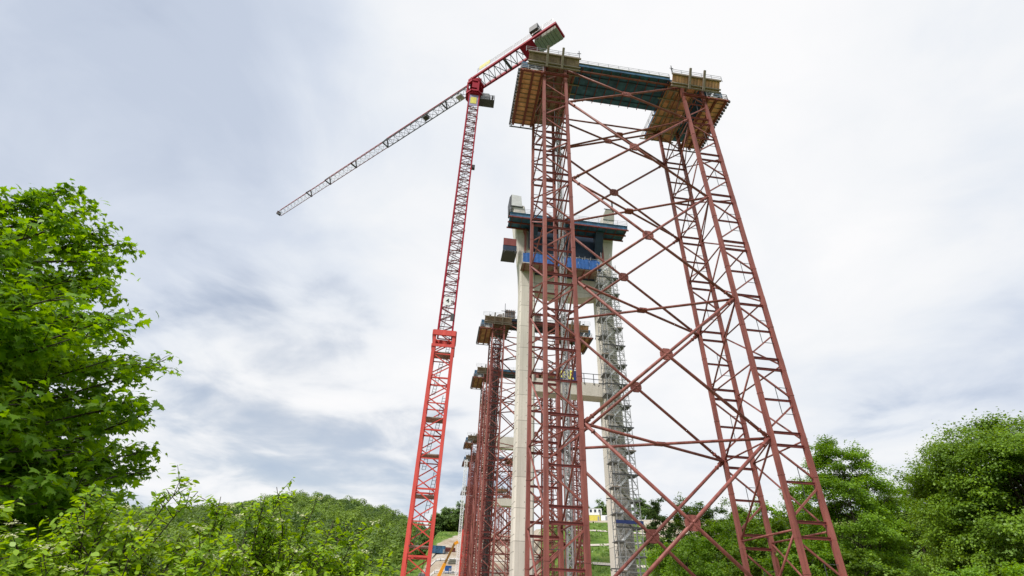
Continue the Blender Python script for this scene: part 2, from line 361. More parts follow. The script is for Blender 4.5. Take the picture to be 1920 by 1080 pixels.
# ------------------------------------------------------------------ falsework towers (local axes: s across the bridge, t along it)
S = 1.6; PSI = .122
g, w_, dp = 2.0922 * S, 11.8585 * S, 5.6571 * S
B0 = V(4.3175 * S, 28.0507 * S, 0)
UU = V(math.cos(PSI), math.sin(PSI), 0); VV = V(-math.sin(PSI), math.cos(PSI), 0)
def W(s, t, z=0): return B0 + UU * s + VV * t + V(0, 0, z)
ZK = lambda k: 29.4443 * S - 5 * S * k
COL = {'A': (-g, 0), 'B': (0, 0), 'C': (w_, 0), 'D': (w_ + g, 0), 'H': (-g, dp), 'G': (0, dp), 'E': (w_, dp), 'F': (w_ + g, dp)}
TOP = 71.6
def cp(c, k): return V(*COL[c], ZK(k) if not isinstance(k, str) else TOP - .6)

def tower_parts(zbase, kmax):
    """returns list of (part name, MB, material) for one tower"""
    out = []
    def put(n, mb, m='red'): out.append((n, mb, m))
    for c, (s, t) in COL.items():
        mb = MB(); mb.beam((s, t, zbase), (s, t, TOP), .40, .46, up=(0, 1, 0))
        k = -3
        while ZK(k) > zbase:
            z = ZK(k) - 3.4
            if z > zbase: mb.box((s - .225, t - .255, z - .05), (s + .225, t + .255, z + .05))
            mb.box((s - .212, t - .242, ZK(k) - .7), (s + .212, t + .242, ZK(k) + .7)); k += 1
        mb.box((s - .55, t - .55, zbase - .05), (s + .55, t + .55, zbase + .12))
        put('column', mb)
    def plate(p, n, r, th, dirs):
        n = np.array(n, float); pts = []
        for d in dirs:
            d = d / np.linalg.norm(d); m_ = np.cross(n, d)
            for a in (-1, 1):
                for b in (-1, 1): pts.append(d * r * a + m_ * r * .4 * b)
        x = dirs[0] / np.linalg.norm(dirs[0]); y = np.cross(n, x); pts.sort(key=lambda q: math.atan2(q @ y, q @ x))
        mb = MB(); mb.prism([p + q for q in pts], n * -th / 2, n * th / 2)
        for sg in (-1, 1):
            for d in dirs:
                d = d / np.linalg.norm(d); m_ = np.cross(n, d)
                for a in (-.8, -.55, .55, .8):
                    for b in (-.22, .22):
                        q = p + (d * a + m_ * b) * r + n * sg * th / 2; mb.beam(q, q + n * sg * .05, .06)
        return mb
    # wide faces: X bracing over two half bays
    for l, r_, t in (('B', 'C', 0), ('G', 'E', dp)):
        spans = [('top', -2)] + [(k, k + 2) for k in range(-2, kmax - 1, 2)]
        for k0, k1 in spans:
            a, b = cp(l, k0), cp(r_, k1); c, d = cp(r_, k0), cp(l, k1)
            e = V(.28, 0, 0); a, d = a + e, d + e; b, c = b - e, c - e
            for p_, q_ in ((a, b), (c, d)):
                mb = MB().tube([p_, q_], .165, 10); L_ = np.linalg.norm(q_ - p_); e_ = (q_ - p_) / L_
                for o_ in (1.1, L_ - 1.1): mb.tube([p_ + e_ * (o_ - .07), p_ + e_ * (o_ + .07)], .23, 10)
                for o_ in (.35, L_ - .35): mb.beam(p_ + e_ * (o_ - .35), p_ + e_ * (o_ + .35), .08, .5, (0, 0, 1))
                put('cross_brace', mb)
            f = (a[2] - d[2]) / ((a[2] - d[2]) + (c[2] - b[2])); x = a + (b - a) * f
            put('gusset_plate', plate(x, (0, 1, 0), .66, .2, [b - a, d - c]))
        put('top_strut', MB().tube([cp(l, 'top') + V(.2, 0, .3), cp(r_, 'top') + V(-.2, 0, .3)], .15, 10))
    # level plan bracing between the two legs
    for k in range(-2, kmax + 1, 2):
        put('plan_brace', MB().tube([cp('B', k), cp('E', k)], .15, 10)); put('plan_brace', MB().tube([cp('G', k), cp('C', k)], .15, 10))
        put('gusset_plate', plate((cp('B', k) + cp('E', k)) / 2, (0, 0, 1), .6, .2, [cp('E', k) - cp('B', k), cp('C', k) - cp('G', k)]))
    # narrow faces: ladder rungs and zigzag
    for i, o in (('B', 'A'), ('C', 'D'), ('G', 'H'), ('E', 'F')):
        for k in range(-3, kmax):
            zi = ZK(k)
            for z in ((zi + .62, zi - .62) if k > -3 else ()):
                put('rung', MB().ibeam(V(*COL[i], z), V(*COL[o], z), .18, .26), 'red_dark')
            zm = ZK(k + .5); put('rung', MB().ibeam(V(*COL[i], zm), V(*COL[o], zm), .14, .22), 'red_dark')
            pi, po = V(*COL[i], 0), V(*COL[o], 0)
            put('diagonal', MB().beam(pi + V(0, 0, zi - .95), po + V(0, 0, zm + .35), .16)); put('diagonal', MB().beam(po + V(0, 0, zm - .35), pi + V(0, 0, ZK(k + 1) + .95), .16))
            q = pi * .45 + po * .55
            put('hanger_rod', MB().beam(q + V(0, 0, zm + 1.4), q + V(0, 0, zm - 1.4), .05).beam(q + V(0, 0, zm - 1.4), po + V(0, 0, zm - 1.4), .05).beam(q + V(0, 0, zm + 1.4), po + V(0, 0, zm + 1.4), .05), 'dark_steel')
    # faces along the bridge: struts and N diagonals
    for f, b, rev in (('B', 'G', 0), ('C', 'E', 0), ('A', 'H', 1), ('D', 'F', 1)):
        for k in range(-3, kmax):
            put('strut', MB().tube([cp(f, k), cp(b, k)], .09, 8))
            p, q = (f, b) if not rev else (b, f)
            put('lacing', MB().tube([cp(p, k), cp(q, k + 1)], .10, 8))
    # plan diagonal inside each leg
    for a, b in (('B', 'H'), ('C', 'F')):
        for k in range(-2, kmax + 1, 2): put('leg_plan_brace', MB().tube([cp(a, k), cp(b, k)], .08, 8))
    return out

def tower_full(parts, label, loc, group):
    t = thing('falsework_tower', label, 'falsework tower', loc, PSI, group)
    for n, mb, m in parts: mb.build(n, M[m], t)
    return t
TG = 'red steel falsework towers along the bridge line'
main = tower_full(tower_parts(G0, 6), 'huge red steel falsework tower nearest the camera, in front of the concrete pier', W(0, 0), TG)
def rear_tower(src, label, loc):
    c = copy_tree(src); c.location = loc; c['label'] = label; return c
REAR = [(81, 1.2, 0), (117, 2.1, 0), (197, 4.4, 0), (233, 5.8, 8), (313, 9.6, 30)]
rear_tower(main, 'red falsework tower right behind the concrete pier, showing to the left of the pier leg', W(1.2, 81))
rear_tower(main, 'second red falsework tower behind the pier, its platforms stepping lower and further left', W(2.1, 117))
rear_tower(main, 'third red falsework tower behind the pier, only a narrow strip of it in view', W(4.4, 197))
tower_full(tower_parts(8, 5), 'fourth red falsework tower behind the pier, thin columns low on the left', W(5.8, 233), TG)
tower_full(tower_parts(30, 2), 'last and smallest red falsework tower, standing up on the far slope', W(9.6, 313), TG)

acc = MB(); lattice(acc, -g / 2, dp * .3, 2, 66, 1.9, .14, .09, 1.25); lattice(acc, -g / 2, dp * .75, 2, 66, 1.7, .14, .09, 1.25); acc2 = MB(); lattice(acc2, w_ + g / 2, dp * .4, 2, 66, 1.9, .14, .09, 1.25)
acc_me, acc2_me = acc.mesh('access_mast'), acc2.mesh('access_mast'); acc_me.materials.append(M['red_dark']); acc2_me.materials.append(M['red_dark'])
for o in [o for o in list(C.objects) if o.get('category') == 'falsework tower' and o is not main]: link('access_mast', acc_me, o); link('access_mast', acc2_me, o)

# ------------------------------------------------------------------ formwork platforms on the towers
def guardrail(mb, a, b, h=1.15, step=1.5, r=.035, rails=3, post=.04):
    a = np.array(a, float); b = np.array(b, float); n = max(1, int(round(np.linalg.norm(b - a) / step)))
    for i in range(n + 1):
        p = a + (b - a) * i / n; mb.beam(p, p + V(0, 0, h), post * 1.6)
    for j in range(1, rails + 1): mb.beam(a + V(0, 0, h * j / rails - .03), b + V(0, 0, h * j / rails - .03), r * 1.6)
    return mb

def head(side, label, loc, group, plym):
    """side -1: left leg head, +1: right leg head; mirrored about the tower centre"""
    h = thing('formwork_platform', label, 'formwork platform', loc, PSI, group)
    c = w_ / 2
    X = (lambda s: s) if side < 0 else (lambda s: 2 * c - s)
    def bx(mb, s0, t0, z0, s1, t1, z1):
        a, b = sorted((X(s0), X(s1))); mb.box((a, t0, z0), (b, t1, z1)); return mb
    p_in, p_out, _ = plym
    # inner, higher soffit
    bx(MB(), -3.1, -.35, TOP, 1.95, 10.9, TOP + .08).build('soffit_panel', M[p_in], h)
    for s in (-2.7, -1.1, .5, 1.6): bx(MB(), s - .1, -.5, TOP - .3, s + .1, 11.0, TOP - .003).build('joist', M['timber' if side > 0 else 'red_dark'], h)
    for t in np.arange(.8, 10.8, 1.65): bx(MB(), -3.3, t - .07, TOP - .5, 2.2 + .35 * (int(t * 7) % 3), t + .07, TOP - .303).build('crossbeam', M['timber'], h)
    # formed slab above it
    bx(MB(), -5.6, -.3, TOP + .083, 1.9, 10.7, TOP + .75).build('slab_form', M['teal'], h)
    # outer, lower soffit wing
    zl = 68.5
    bx(MB(), -7.05, -.75, zl, -3.45, 9.3, zl + .06).build('wing_soffit', M[p_out], h)
    for s in (-6.75, -5.1, -3.75): bx(MB(), s - .16, -.8, zl - .32, s + .16, 9.4, zl - .003).build('wing_joist', M['red_dark'], h)
    tr = MB()
    for t in np.arange(.1, 9.2, .82): bx(tr, -7.3, t - .05, zl - .11, -3.5, t + .05, zl - .004)
    tr.build('batten', M['ply_dark'], h)
    en = MB()
    for t in np.arange(-.5, 9.6, .55): bx(en, -7.42, t - .13, zl - .2, -7.1, t + .13, zl + .22)
    en.build('joist_end', M['dark_steel'], h)
    MB().beam((X(-7.3), 9.75, zl - .25), (X(-3.3), 9.75, zl - .25), .16).beam((X(-5.4), 9.2, zl - .25), (X(-5.4), 9.8, zl - .25), .12).beam((X(-7), 9.2, zl - .25), (X(-7), 9.8, zl - .25), .12).build('rear_bearer', M['dark_steel'], h)
    # front walkway beam across the legs
    MB().ibeam((X(-7.1), -.62, zl - .05), (X(.35), -.62, zl - .05), .3, .34).build('walkway_beam', M['red_dark'], h)
    guardrail(MB(), (X(-7.0), -.7, zl + .12), (X(-3.6), -.7, zl + .12), 1.3, 1.15, .045).build('guardrail', M['grey_steel'], h)
    guardrail(MB(), (X(-7.0), -.7, zl + .12), (X(-7.0), 9.2, zl + .12), 1.2, 1.6, .03).build('guardrail', M['grey_steel'], h)
    bx(MB(), -6.6, -.2, zl + .07, -4.9, .5, zl + .32).build('toe_board', M['teal'], h)
    bx(MB(), -5.5, -.45, zl + .12, -4.3, .25, zl + .85).build('site_box', M['white'], h)
    # outer side form
    bx(MB(), -6.75, -.1, 69.9, -5.75, 9.0, TOP - .2).build('side_form', M['teal'], h)
    # sloping front fascia with whalers and two raking posts
    z0, z1, t0, t1 = 70.15, 71.95, -.62, -1.6
    fa = MB(); n = V(0, -(z1 - z0), (t1 - t0)); n /= np.linalg.norm(n)
    q = [V(X(-5.9), t0, z0), V(X(1.95), t0, z0), V(X(1.95), t1, z1), V(X(-5.9), t1, z1)]
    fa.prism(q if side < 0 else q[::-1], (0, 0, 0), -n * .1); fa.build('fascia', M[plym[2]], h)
    sl = lambda f, o: V(0, t0 + (t1 - t0) * f, z0 + (z1 - z0) * f) + n * o
    for f in (.25, .02, .97):
        a = sl(f, .13); MB().beam(a + V(X(-6.05), 0, 0), a + V(X(2.15), 0, 0), .2, .22).build('waler', M['timber'], h)
    for s in (-3.1, -.75):
        a, b = sl(-.1, .36), sl(1.55, .36); MB().beam(a + V(X(s), 0, 0), b + V(X(s), 0, 0), .34, .24).build('raking_post', M['timber'], h)
    bo = MB()
    for s in np.arange(-5.6, 1.9, .5):
        a, b = sl(.02, .03), sl(.98, .03); bo.beam(a + V(X(s), 0, 0), b + V(X(s), 0, 0), .045, .05)
    bo.build('stud', M['ply_dark'], h)
    # top deck edge, rail, small gear
    guardrail(MB(), (X(-6.4), -1.5, 72.05), (X(2.0), -1.5, 72.05), 1.35, 1.7, .028).build('guardrail', M['grey_steel'], h)
    for s in (-4.4, -2.2, -1.4, .4): bx(MB(), s - .25, -1.45, 72.1, s + .25, -.9, 72.55).build('jack', M['dark_steel'], h)
    bx(MB(), -2.0, -.9, 72.4, -.9, .2, 73.3).build('winch_box', M['timber'], h)
    MB().beam((X(1.95), -1.6, 71.9), (X(1.95), -1.6, 74.1), .09).beam((X(1.65), -1.6, 73.4), (X(2.25), -1.6, 73.4), .07).build('corner_post', M['dark_steel'], h)
    if side > 0:   # edge rail down the inner side
        guardrail(MB(), (X(2.35), -.3, TOP - .2), (X(2.35), 10.8, TOP - .2), 1.2, 1.5, .03).build('guardrail', M['grey_steel'], h)
    return h

def deck(label, loc, group, m='teal'):
    d = thing('deck_form', label, 'deck formwork', loc, PSI, group)
    a, b = 1.96, w_ - 1.96
    MB().box((a, -.6, TOP + .1), (b, 5.3, TOP + .7)).build('deck_panel', M[m], d)
    for s in np.arange(a + .8, b, 1.55): MB().beam((s, -.5, TOP + .03), (s, 5.5, TOP + .03), .09, .13).build('joist', M['red_dark'], d)
    for t in (.9, 2.6, 4.3): MB().box((a, t - .05, TOP - .02), (b, t + .05, TOP + .09)).build('seam_strip', M['navy'], d)
    guardrail(MB(), (a, -.55, TOP + .7), (b, -.55, TOP + .7), 1.15, 1.6, .022).build('guardrail', M['grey_steel'], d)
    guardrail(MB(), (a, 5.2, TOP + .7), (b, 5.2, TOP + .7), 1.15, 1.6, .022).build('guardrail', M['grey_steel'], d)
    MB().box((a, -.72, TOP + .703), (b, 5.4, TOP + .76)).build('deck_edge', M['ballast'], d)
    return d
PG = 'formwork platforms on the towers'; DG = 'deck formwork spanning between the platforms'
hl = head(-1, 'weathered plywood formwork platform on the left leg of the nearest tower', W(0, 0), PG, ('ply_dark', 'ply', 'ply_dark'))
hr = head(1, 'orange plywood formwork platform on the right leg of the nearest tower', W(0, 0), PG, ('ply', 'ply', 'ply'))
dk = deck('teal deck formwork spanning high between the two platforms of the nearest tower', W(0, 0), DG)
ORD = ['tower right behind the concrete pier', 'second tower behind the pier', 'third tower behind the pier', 'fourth tower behind the pier', 'smallest tower up the far slope']
for i, (t, s, _) in enumerate(REAR):
    for src, txt in ((hl, 'brown formwork platform on the left leg of the '), (hr, 'brown formwork platform on the right leg of the ')):
        c = copy_tree(src); c.location = W(s, t); c['label'] = txt + ORD[i]
    if i == 0: c = deck('x', W(s, t), DG, 'navy')
    else: c = copy_tree(dk); c.location = W(s, t)
    c['label'] = ('dark blue' if i == 0 else 'teal') + ' deck formwork between the platforms of the ' + ORD[i]

# ------------------------------------------------------------------ concrete piers
T1, T2 = 41.0, 44.6
def pier(label, loc, group, top=80.2):
    p = thing('concrete_pier', label, 'bridge pier', loc, PSI, group)
    for sg in (-1, 1):
        mb = MB(); c = 9.75
        # profile: (z, inner edge, outer edge) as distance from the pier axis
        prof = [(G0, 6.55, 9.9), (57, 6.75, 9.9), (62, 6.95, 10.15), (67, 7.4, 10.7), (72, 8.1, 11.35), (76, 8.8, 11.85), (top, 9.4, 12.3)]
        ch = .28; n = 8; vs = []
        for z, a, b in prof:
            x0, x1 = sorted((c + sg * a, c + sg * b))
            vs += [(x0 + ch, T1, z), (x1 - ch, T1, z), (x1, T1 + ch, z), (x1, T2 - ch, z), (x1 - ch, T2, z), (x0 + ch, T2, z), (x0, T2 - ch, z), (x0, T1 + ch, z)]
        m = len(prof)
        fs = [(i * n + k, i * n + (k + 1) % n, (i + 1) * n + (k + 1) % n, (i + 1) * n + k) for i in range(m - 1) for k in range(n)] + [tuple(range(n - 1, -1, -1)), tuple(range((m - 1) * n, m * n))]
        mb.add(vs, fs); mb.build('leg', M['concrete'], p)
    MB().box((3.0, T1 + .35, 34.7), (16.5, T2 - .35, 37.3)).build('cross_beam', M['concrete'], p)
    MB().prism([(3.0, T1 + .4, 57.2), (6.5, T1 + .4, 56.4), (13, T1 + .4, 56.4), (16.6, T1 + .4, 57.2), (16.6, T1 + .4, 61), (3.0, T1 + .4, 61)], (0, 0, 0), (0, 2.8, 0)).build('cross_beam', M['concrete'], p)
    return p
pier('tall pale concrete pier with two legs and cross beams behind the nearest tower', W(0, 0), 'concrete bridge piers')
pier('second concrete pier further back, glimpsed between red columns left of the first pier', W(3.3, 116), 'concrete bridge piers', 74)

# climbing form on top of the left leg
cf = thing('climbing_form', 'white steel climbing form capping the left leg top of the concrete pier', 'formwork', W(-2.3, T1), PSI)
MB().prism([(-.55, 0, 79.6), (2.0, 0, 79.6), (1.7, 0, 83.0), (-.6, 0, 83.2)], (0, -.18, 0), (0, 3.2, 0)).build('form_panel', mat('pale_form_panel', (.5, .5, .5), .6), cf)
MB().prism([(-.9, -.1, 78.6), (-.56, -.1, 78.6), (-.61, -.1, 83.2), (-1.0, .5, 82.8)], (0, -.1, 0), (0, 3.3, 0)).build('side_panel', M['dark_steel'], cf)
MB().beam((-.7, -.25, 79.55), (2.2, -.25, 79.55), .16).build('waler', M['dark_steel'], cf)
cf2 = thing('climbing_form', 'grey timber form box on the right leg top of the concrete pier', 'formwork', W(19.4, T1), PSI)
MB().prism([(-.2, 0, 79), (2.5, 0, 79), (2.7, 0, 82.2), (.6, 0, 82.2)], (0, -.2, 0), (0, 3.2, 0)).build('form_panel', M['ballast'], cf2)
MB().beam((2.3, -.2, 81.8), (2.35, -.2, 85.3), .3).beam((.2, -.2, 82.3), (2.9, -.2, 82.3), .16).build('waler', M['dark_steel'], cf2)

for s_0, lab in ((1.7, 'dark timber form box standing on the left platform behind the pier'), (9.6, 'dark timber form box behind the nearest tower, right of the first box')):
    fb = thing('form_box', lab, 'formwork', W(1.2 + s_0, 83.5, TOP + .76), PSI, 'dark timber form boxes on the rear platforms')
    MB().box((-1.3, 0, 0), (1.6, 3, 4.6)).build('shell', M['ply_dark'], fb)
    for x in np.arange(-1.2, 1.6, .55): MB().beam((x, -.1, 0), (x, -.1, 4.8), .12, .18).build('stud', M['dark_steel'], fb)
    for z in (.9, 2.3, 3.8): MB().beam((-1.6, -.28, z), (1.9, -.28, z), .16, .16).build('waler', M['dark_steel'], fb)
    MB().beam((-1.5, -.4, 3.0), (-1.5, -.4, 6.6), .14).beam((-2.6, -.4, 3.9), (-1.3, -.4, 3.9), .12).build('mast_pole', M['dark_steel'], fb)
rb = P(-3.85, 0, 258); rm = thing('crane_mast_base', 'short bright red lattice mast beside the rear towers', 'crane mast', (rb[0], rb[1], gz(rb[0], rb[1])), 0)
mb = MB(); lattice(mb, 0, 0, 0, 26, 2.6, .4, .2, 3); mb.build('mast', M['crane'], rm)
MB().box((-2.4, -2, 6), (3, 2, 6.6)).build('collar', M['crane_hi'], rm)

# wide teal work platform at the pier head
wp = thing('work_platform', 'wide teal work platform wrapped across both leg tops of the concrete pier', 'work platform', W(0, 0), PSI)
a, b, t0, t1, zp = -3.5, 23.2, 36.9, 40.9, 73.0
MB().box((a, t0, zp), (b, t1, zp + .5)).build('deck_panel', M['teal'], wp)
MB().prism([(a, t0, zp + .5), (b, t0, zp + .5), (b, t0 - .2, zp + .95), (a, t0 - .2, zp + .95)], (0, 0, 0), (0, .12, 0)).build('edge_panel', M['teal'], wp)
for t in (t0 + .1, t0 + 2, t1 - .1): MB().box((a - .25, t - .13, zp - .28), (b + .25, t + .13, zp - .003)).build('bearer', M['red_dark'], wp)
for s in np.arange(a + .6, b, 2.15): MB().box((s - .05, t0 - .1, zp - .12), (s + .05, t1, zp - .004)).build('joist', M['red_dark'], wp)
guardrail(MB(), (a, t0 - .15, zp + .95), (b, t0 - .15, zp + .95), 1.3, 2.2, .03).build('guardrail', M['grey_steel'], wp)
for s in (.6, 18.2): MB().beam((s, t1 - .3, 72.7), (s, t1 - .3, 66.3), .5, .4).beam((s - .5, t1 - .3, 72.3), (s, t1 - .3, 70.4), .2).build('hanger_post', M['red'], wp)
for s in (2.2, 17.2): MB().prism([(s, t1 - 2.6, 72.7), (s, t1 - .2, 72.7), (s, t1 - .2, 67.5)], (-.9, 0, 0), (.9, 0, 0)).build('soffit_form', M['navy'], wp)
MB().box((2.6, T1 + .6, 61.9), (16.9, T1 + 3, 75)).build('inner_form', M['navy'], wp)

gp = thing('formwork_platform', 'brown hung platform with bright blue sheeted guardrail across the pier', 'formwork platform', W(0, 0), PSI, PG)
MB().box((-.3, 38.4, 61.5), (16.4, 41.3, 61.7)).build('soffit_panel', M['ply_dark'], gp)
for s in np.arange(0.3, 16.3, 1.6): MB().ibeam((s, 38.3, 61.33), (s, 41.2, 61.33), .16, .3).build('joist', M['red_dark'], gp)
guardrail(MB(), (-.3, 38.4, 61.7), (16.4, 38.4, 61.7), 3.0, 2.4, .035).build('guardrail', M['grey_steel'], gp)
for i, s in enumerate(np.arange(-.2, 16.2, 2.4)):
    mb = MB(); nx = 10; vs = [(s + 2.36 * k / nx, 38.3 - .06 - .05 * math.sin(k * 1.7 + i + j), 61.75 + 2.5 * j / 2 - (.1 * math.sin(k * .9 + i * 2) if j == 2 else 0)) for j in range(3) for k in range(nx + 1)]
    mb.add(vs, [(j * (nx + 1) + k, j * (nx + 1) + k + 1, (j + 1) * (nx + 1) + k + 1, (j + 1) * (nx + 1) + k) for j in range(2) for k in range(nx)], True); mb.build('sheeting', M['blue'], gp)
mb = MB()
for s in np.arange(8, 15, 1.3): mb.tube([(s, 40, 61.7), (s + .7, 40, 66.4)], .05, 6).tube([(s + 1.2, 40, 61.7), (s, 40, 66)], .05, 6)
mb.build('raker_tubes', M['scaf'], gp)

sp_ = thing('side_platform', 'small dark stepped side platform jutting from the left leg of the pier', 'work platform', W(0, 0), PSI)
MB().box((-4.4, 40.0, 65.5), (-1.3, 44.0, 65.7)).build('soffit_panel', M['dark_steel'], sp_)
MB().box((-4.35, 39.8, 67.0), (-1.5, 39.92, 68.9)).build('red_panel', M['red_dark'], sp_)
MB().box((-4.4, 39.86, 65.7), (-1.4, 39.98, 66.99)).build('front_panel', M['navy'], sp_)
for s in (-4.1, -1.7): MB().beam((s, 39.9, 65.55), (s, 39.9, 64.9), .14).build('joist_end', M['dark_steel'], sp_)

# railing and banner on the lower cross beam
rl = thing('beam_guardrail', 'dark steel guardrail along the lower concrete cross beam', 'guardrail', W(0, 0), PSI)
guardrail(MB(), (3.2, T1 + .25, 37.0), (16.4, T1 + .25, 37.0), 2.1, 1.9, .06, 2, .07).build('rail', M['dark_steel'], rl)
BN_S, BN_Z = 9.45, 38.35
def text_obj(txt, size, name, m, parent, loc, rot, ext=.01):
    cu = bpy.data.curves.new(name, 'FONT'); cu.body = txt; cu.size = size; cu.extrude = ext; cu.align_x = 'CENTER'; cu.align_y = 'CENTER'; cu.offset = size * .022; cu.resolution_u = 2
    o = bpy.data.objects.new(name, cu); C.objects.link(o)
    dg = bpy.context.evaluated_depsgraph_get(); me = bpy.data.meshes.new_from_object(o.evaluated_get(dg)); bpy.data.objects.remove(o)
    me.materials.clear(); me.materials.append(m); q = link(name, me, parent); q.location = loc; q.rotation_euler = rot; return q
bn = thing('banner', 'navy site banner with tall yellow letters on the pier cross beam', 'banner', W(BN_S, T1 + .1, BN_Z), PSI)
MB().box((-2.0, -.03, -1.3), (2.0, .03, 1.3)).build('board', M['sign_navy'], bn)
MB().box((-1.95, -.05, 1.0), (1.95, -.031, 1.16)).box((-1.95, -.05, -1.2), (1.95, -.031, -1.06)).build('stripe', M['white'], bn)
t = text_obj('DORR', 2.5, 'lettering', M['letter'], bn, (-.68, -.05, 0), (R(90), 0, 0)); t.scale = (.5, 1, 1)

# ------------------------------------------------------------------ scaffold stair tower at the right leg
st = thing('stair_tower', 'grey scaffold stair tower climbing the right leg of the concrete pier', 'scaffold', W(15.9, 38.1), PSI)
SW, SD = 4.0, 2.3
for x in (0, 1.0, 3.0, SW):
    for y in (0, SD):
        mb = MB().beam((x, y, G0), (x, y, 66.5 - (3 if x in (0, SW) else 0)), .1); mb.build('standard', M['scaf'], st)
z = 0.; i = 0
while z < 64:
    mb = MB()
    for y in (0, SD): mb.beam((0, y, z), (SW, y, z), .09).beam((0, y, z + 1), (SW, y, z + 1), .07)
    for x in (0, 1, 3, SW): mb.beam((x, 0, z), (x, SD, z), .06)
    mb.beam((0, 0, z), (1, 0, z + 2), .07).beam((3, 0, z + 2), (SW, 0, z), .07).beam((SW, 0, z), (SW, SD, z + 2), .07).beam((0, SD, z), (0, 0, z + 2), .07).beam((0, 0, z + .5), (SW, 0, z + .5), .05)
    mb.build('ledger', M['scaf'], st)
    right = i % 2 == 0
    lx = (3.0, SW + .35) if right else (-.35, 1.0)
    MB().box((lx[0], .1, z + .04), (lx[1], SD - .1, z + .14)).build('landing', M['plank'], st)
    fl = MB(); xa, xb = (3.0, 1.0) if right else (1.0, 3.0); y0 = .45 if right else 1.35
    for sgn in (0, .75): fl.beam((xa, y0 + sgn, z + .1), (xb, y0 + sgn, z + 2.1), .08, .28)
    for q in range(1, 8): fl.box((xa + (xb - xa) * q / 8 - .14, y0, z + .08 + 2 * q / 8), (xa + (xb - xa) * q / 8 + .14, y0 + .75, z + .13 + 2 * q / 8))
    fl.beam((xa, y0, z + 1.1), (xb, y0, z + 3.1), .05); fl.build('stair_flight', M['white' if i % 2 else 'ballast'], st)
    if i % 4 == 2: MB().box((-.2, -.12, z + .02), (SW + .4, .12, z + .2)).build('tie_beam', M['dark_steel'], st)
    if i % 5 == 3: MB().beam((-1.1, 1.2, z + .4), (.4, 1.2, z + .4), .16).beam((-1.0, 1.2, z + .1), (-.7, 2.6, z + .4), .12).build('wall_tie', M['dark_steel'], st)
    MB().beam((lx[0], -.06, z + .12), (lx[1], -.06, z + .12), .1, .16).build('toe_board', M['plank' if i % 3 else 'timber'], st); MB().beam((lx[0], -.06, z + 1.1), (lx[1], -.06, z + 1.1), .06).build('handrail', M['scaf'], st)
    z += 2; i += 1
MB().box((-.2, -.15, 12.6), (SW + .3, -.03, 13.1)).build('blue_sheet', M['sign_navy'], st)

# ------------------------------------------------------------------ hoist masts
def hoist(label, loc, z0, z1, wd, m, group='hoist masts'):
    h = thing('hoist_mast', label, 'hoist mast', loc, PSI, group)
    mb = MB(); lattice(mb, 0, 0, z0, z1, wd, .1, .06, wd * 1.1); mb.build('mast', M[m], h)
    mb = MB().beam((wd * .9, 0, z0), (wd * .9, 0, z1), .05).beam((wd * 1.3, 0, z0), (wd * 1.3, 0, z1), .05); mb.build('cable_guide', M['grey_steel'], h)
    k = MB()
    z = z0 + 5
    while z < z1: k.beam((0, wd / 2, z), (wd * 1.4, wd / 2 + 1.2, z), .08); z += 8
    k.build('wall_tie', M['dark_steel'], h)
    return h
hoist('galvanised lattice hoist mast inside the left leg of the nearest tower', W(.5, dp - 1.4), G0, 70.5, .45, 'scaf')
h2 = hoist('dark netted hoist mast inside the tower right behind the pier', W(1.2 - 1.5, 81 + 3.5), G0, 70, 1.1, 'dark_steel')
MB().box((-.5, -.5, G0 + 3), (.5, .5, 58)).build('netting', mat('brown_debris_netting', (.07, .055, .05), .9, 0, .4, 2), h2)
pm = P(-4.4, 0, 262); hw = thing('hoist_mast', 'thin pale lattice mast standing free left of the rear towers', 'hoist mast', (pm[0], pm[1], 0), 0, 'hoist masts')
mb = MB(); lattice(mb, 0, 0, gz(pm[0], pm[1]), 66, 1.3, .2, .13, 1.6); mb.build('mast', M['white'], hw)
MB().beam((0, 0, 49), (8, 0, 48.6), .16).build('wall_tie', M['white'], hw)

# ------------------------------------------------------------------ red tower crane
CB = P(-8.48, 0, 55); ZT = 81.0
JD = V(-.9115, .684, 0); JD /= np.linalg.norm(JD)
crz = R(6.5)
cr = thing('tower_crane', 'tall red tower crane with a long lattice jib left of the towers', 'crane', (CB[0], CB[1], 0), crz)
def mast_section(z0, z1, wd, leg, br, step, mleg, mbr, plate_every=None):
    h = wd / 2
    for a, b in ((-1, -1), (1, -1), (1, 1), (-1, 1)): MB().beam((a * h, b * h, z0), (a * h, b * h, z1), leg).build('mast_leg', M[mleg], cr)
    n = int(round((z1 - z0) / step)); st_ = (z1 - z0) / n
    cs = [(-1, -1), (1, -1), (1, 1), (-1, 1)]
    for k in range(4):
        p, q = V(*cs[k], 0) * h, V(*cs[(k + 1) % 4], 0) * h; mb = MB()
        for i in range(n):
            z = z0 + i * st_; u0, u1 = V(0, 0, z), V(0, 0, z + st_ / 2); u2 = V(0, 0, z + st_)
            mb.beam(p + u0, q + u1, br).beam(q + u1, p + u2, br)
            mb.beam(p + u0, q + u0, br * (1.0 if i % 2 else 1.5))
        mb.build('mast_lacing', M[mbr], cr)
mast_section(G0, 28.6, 2.3, .36, .11, 3.15, 'crane', 'crane')
mb = MB()
for a, b in (((-1.35, -1.35), (1.35, -1.35)), ((1.35, -1.35), (1.35, 1.35)), ((1.35, 1.35), (-1.35, 1.35)), ((-1.35, 1.35), (-1.35, -1.35))):
    mb.beam((*a, 28.3), (*b, 28.3), .22, .7); mb.beam((*a, 26.6), (*b, 26.6), .12, .35)
mb.build('transition_collar', M['crane'], cr)
for z in (25.9, 17.9, 13.9, 9.8, 5.2): MB().box((-.95, -.8, z), (.95, .95, z + .12)).build('rest_platform', M['timber'], cr)
mast_section(28.6, 76.2, 1.75, .2, .075, 1.75, 'crane_hi', 'crane_brace')
lm = MB()
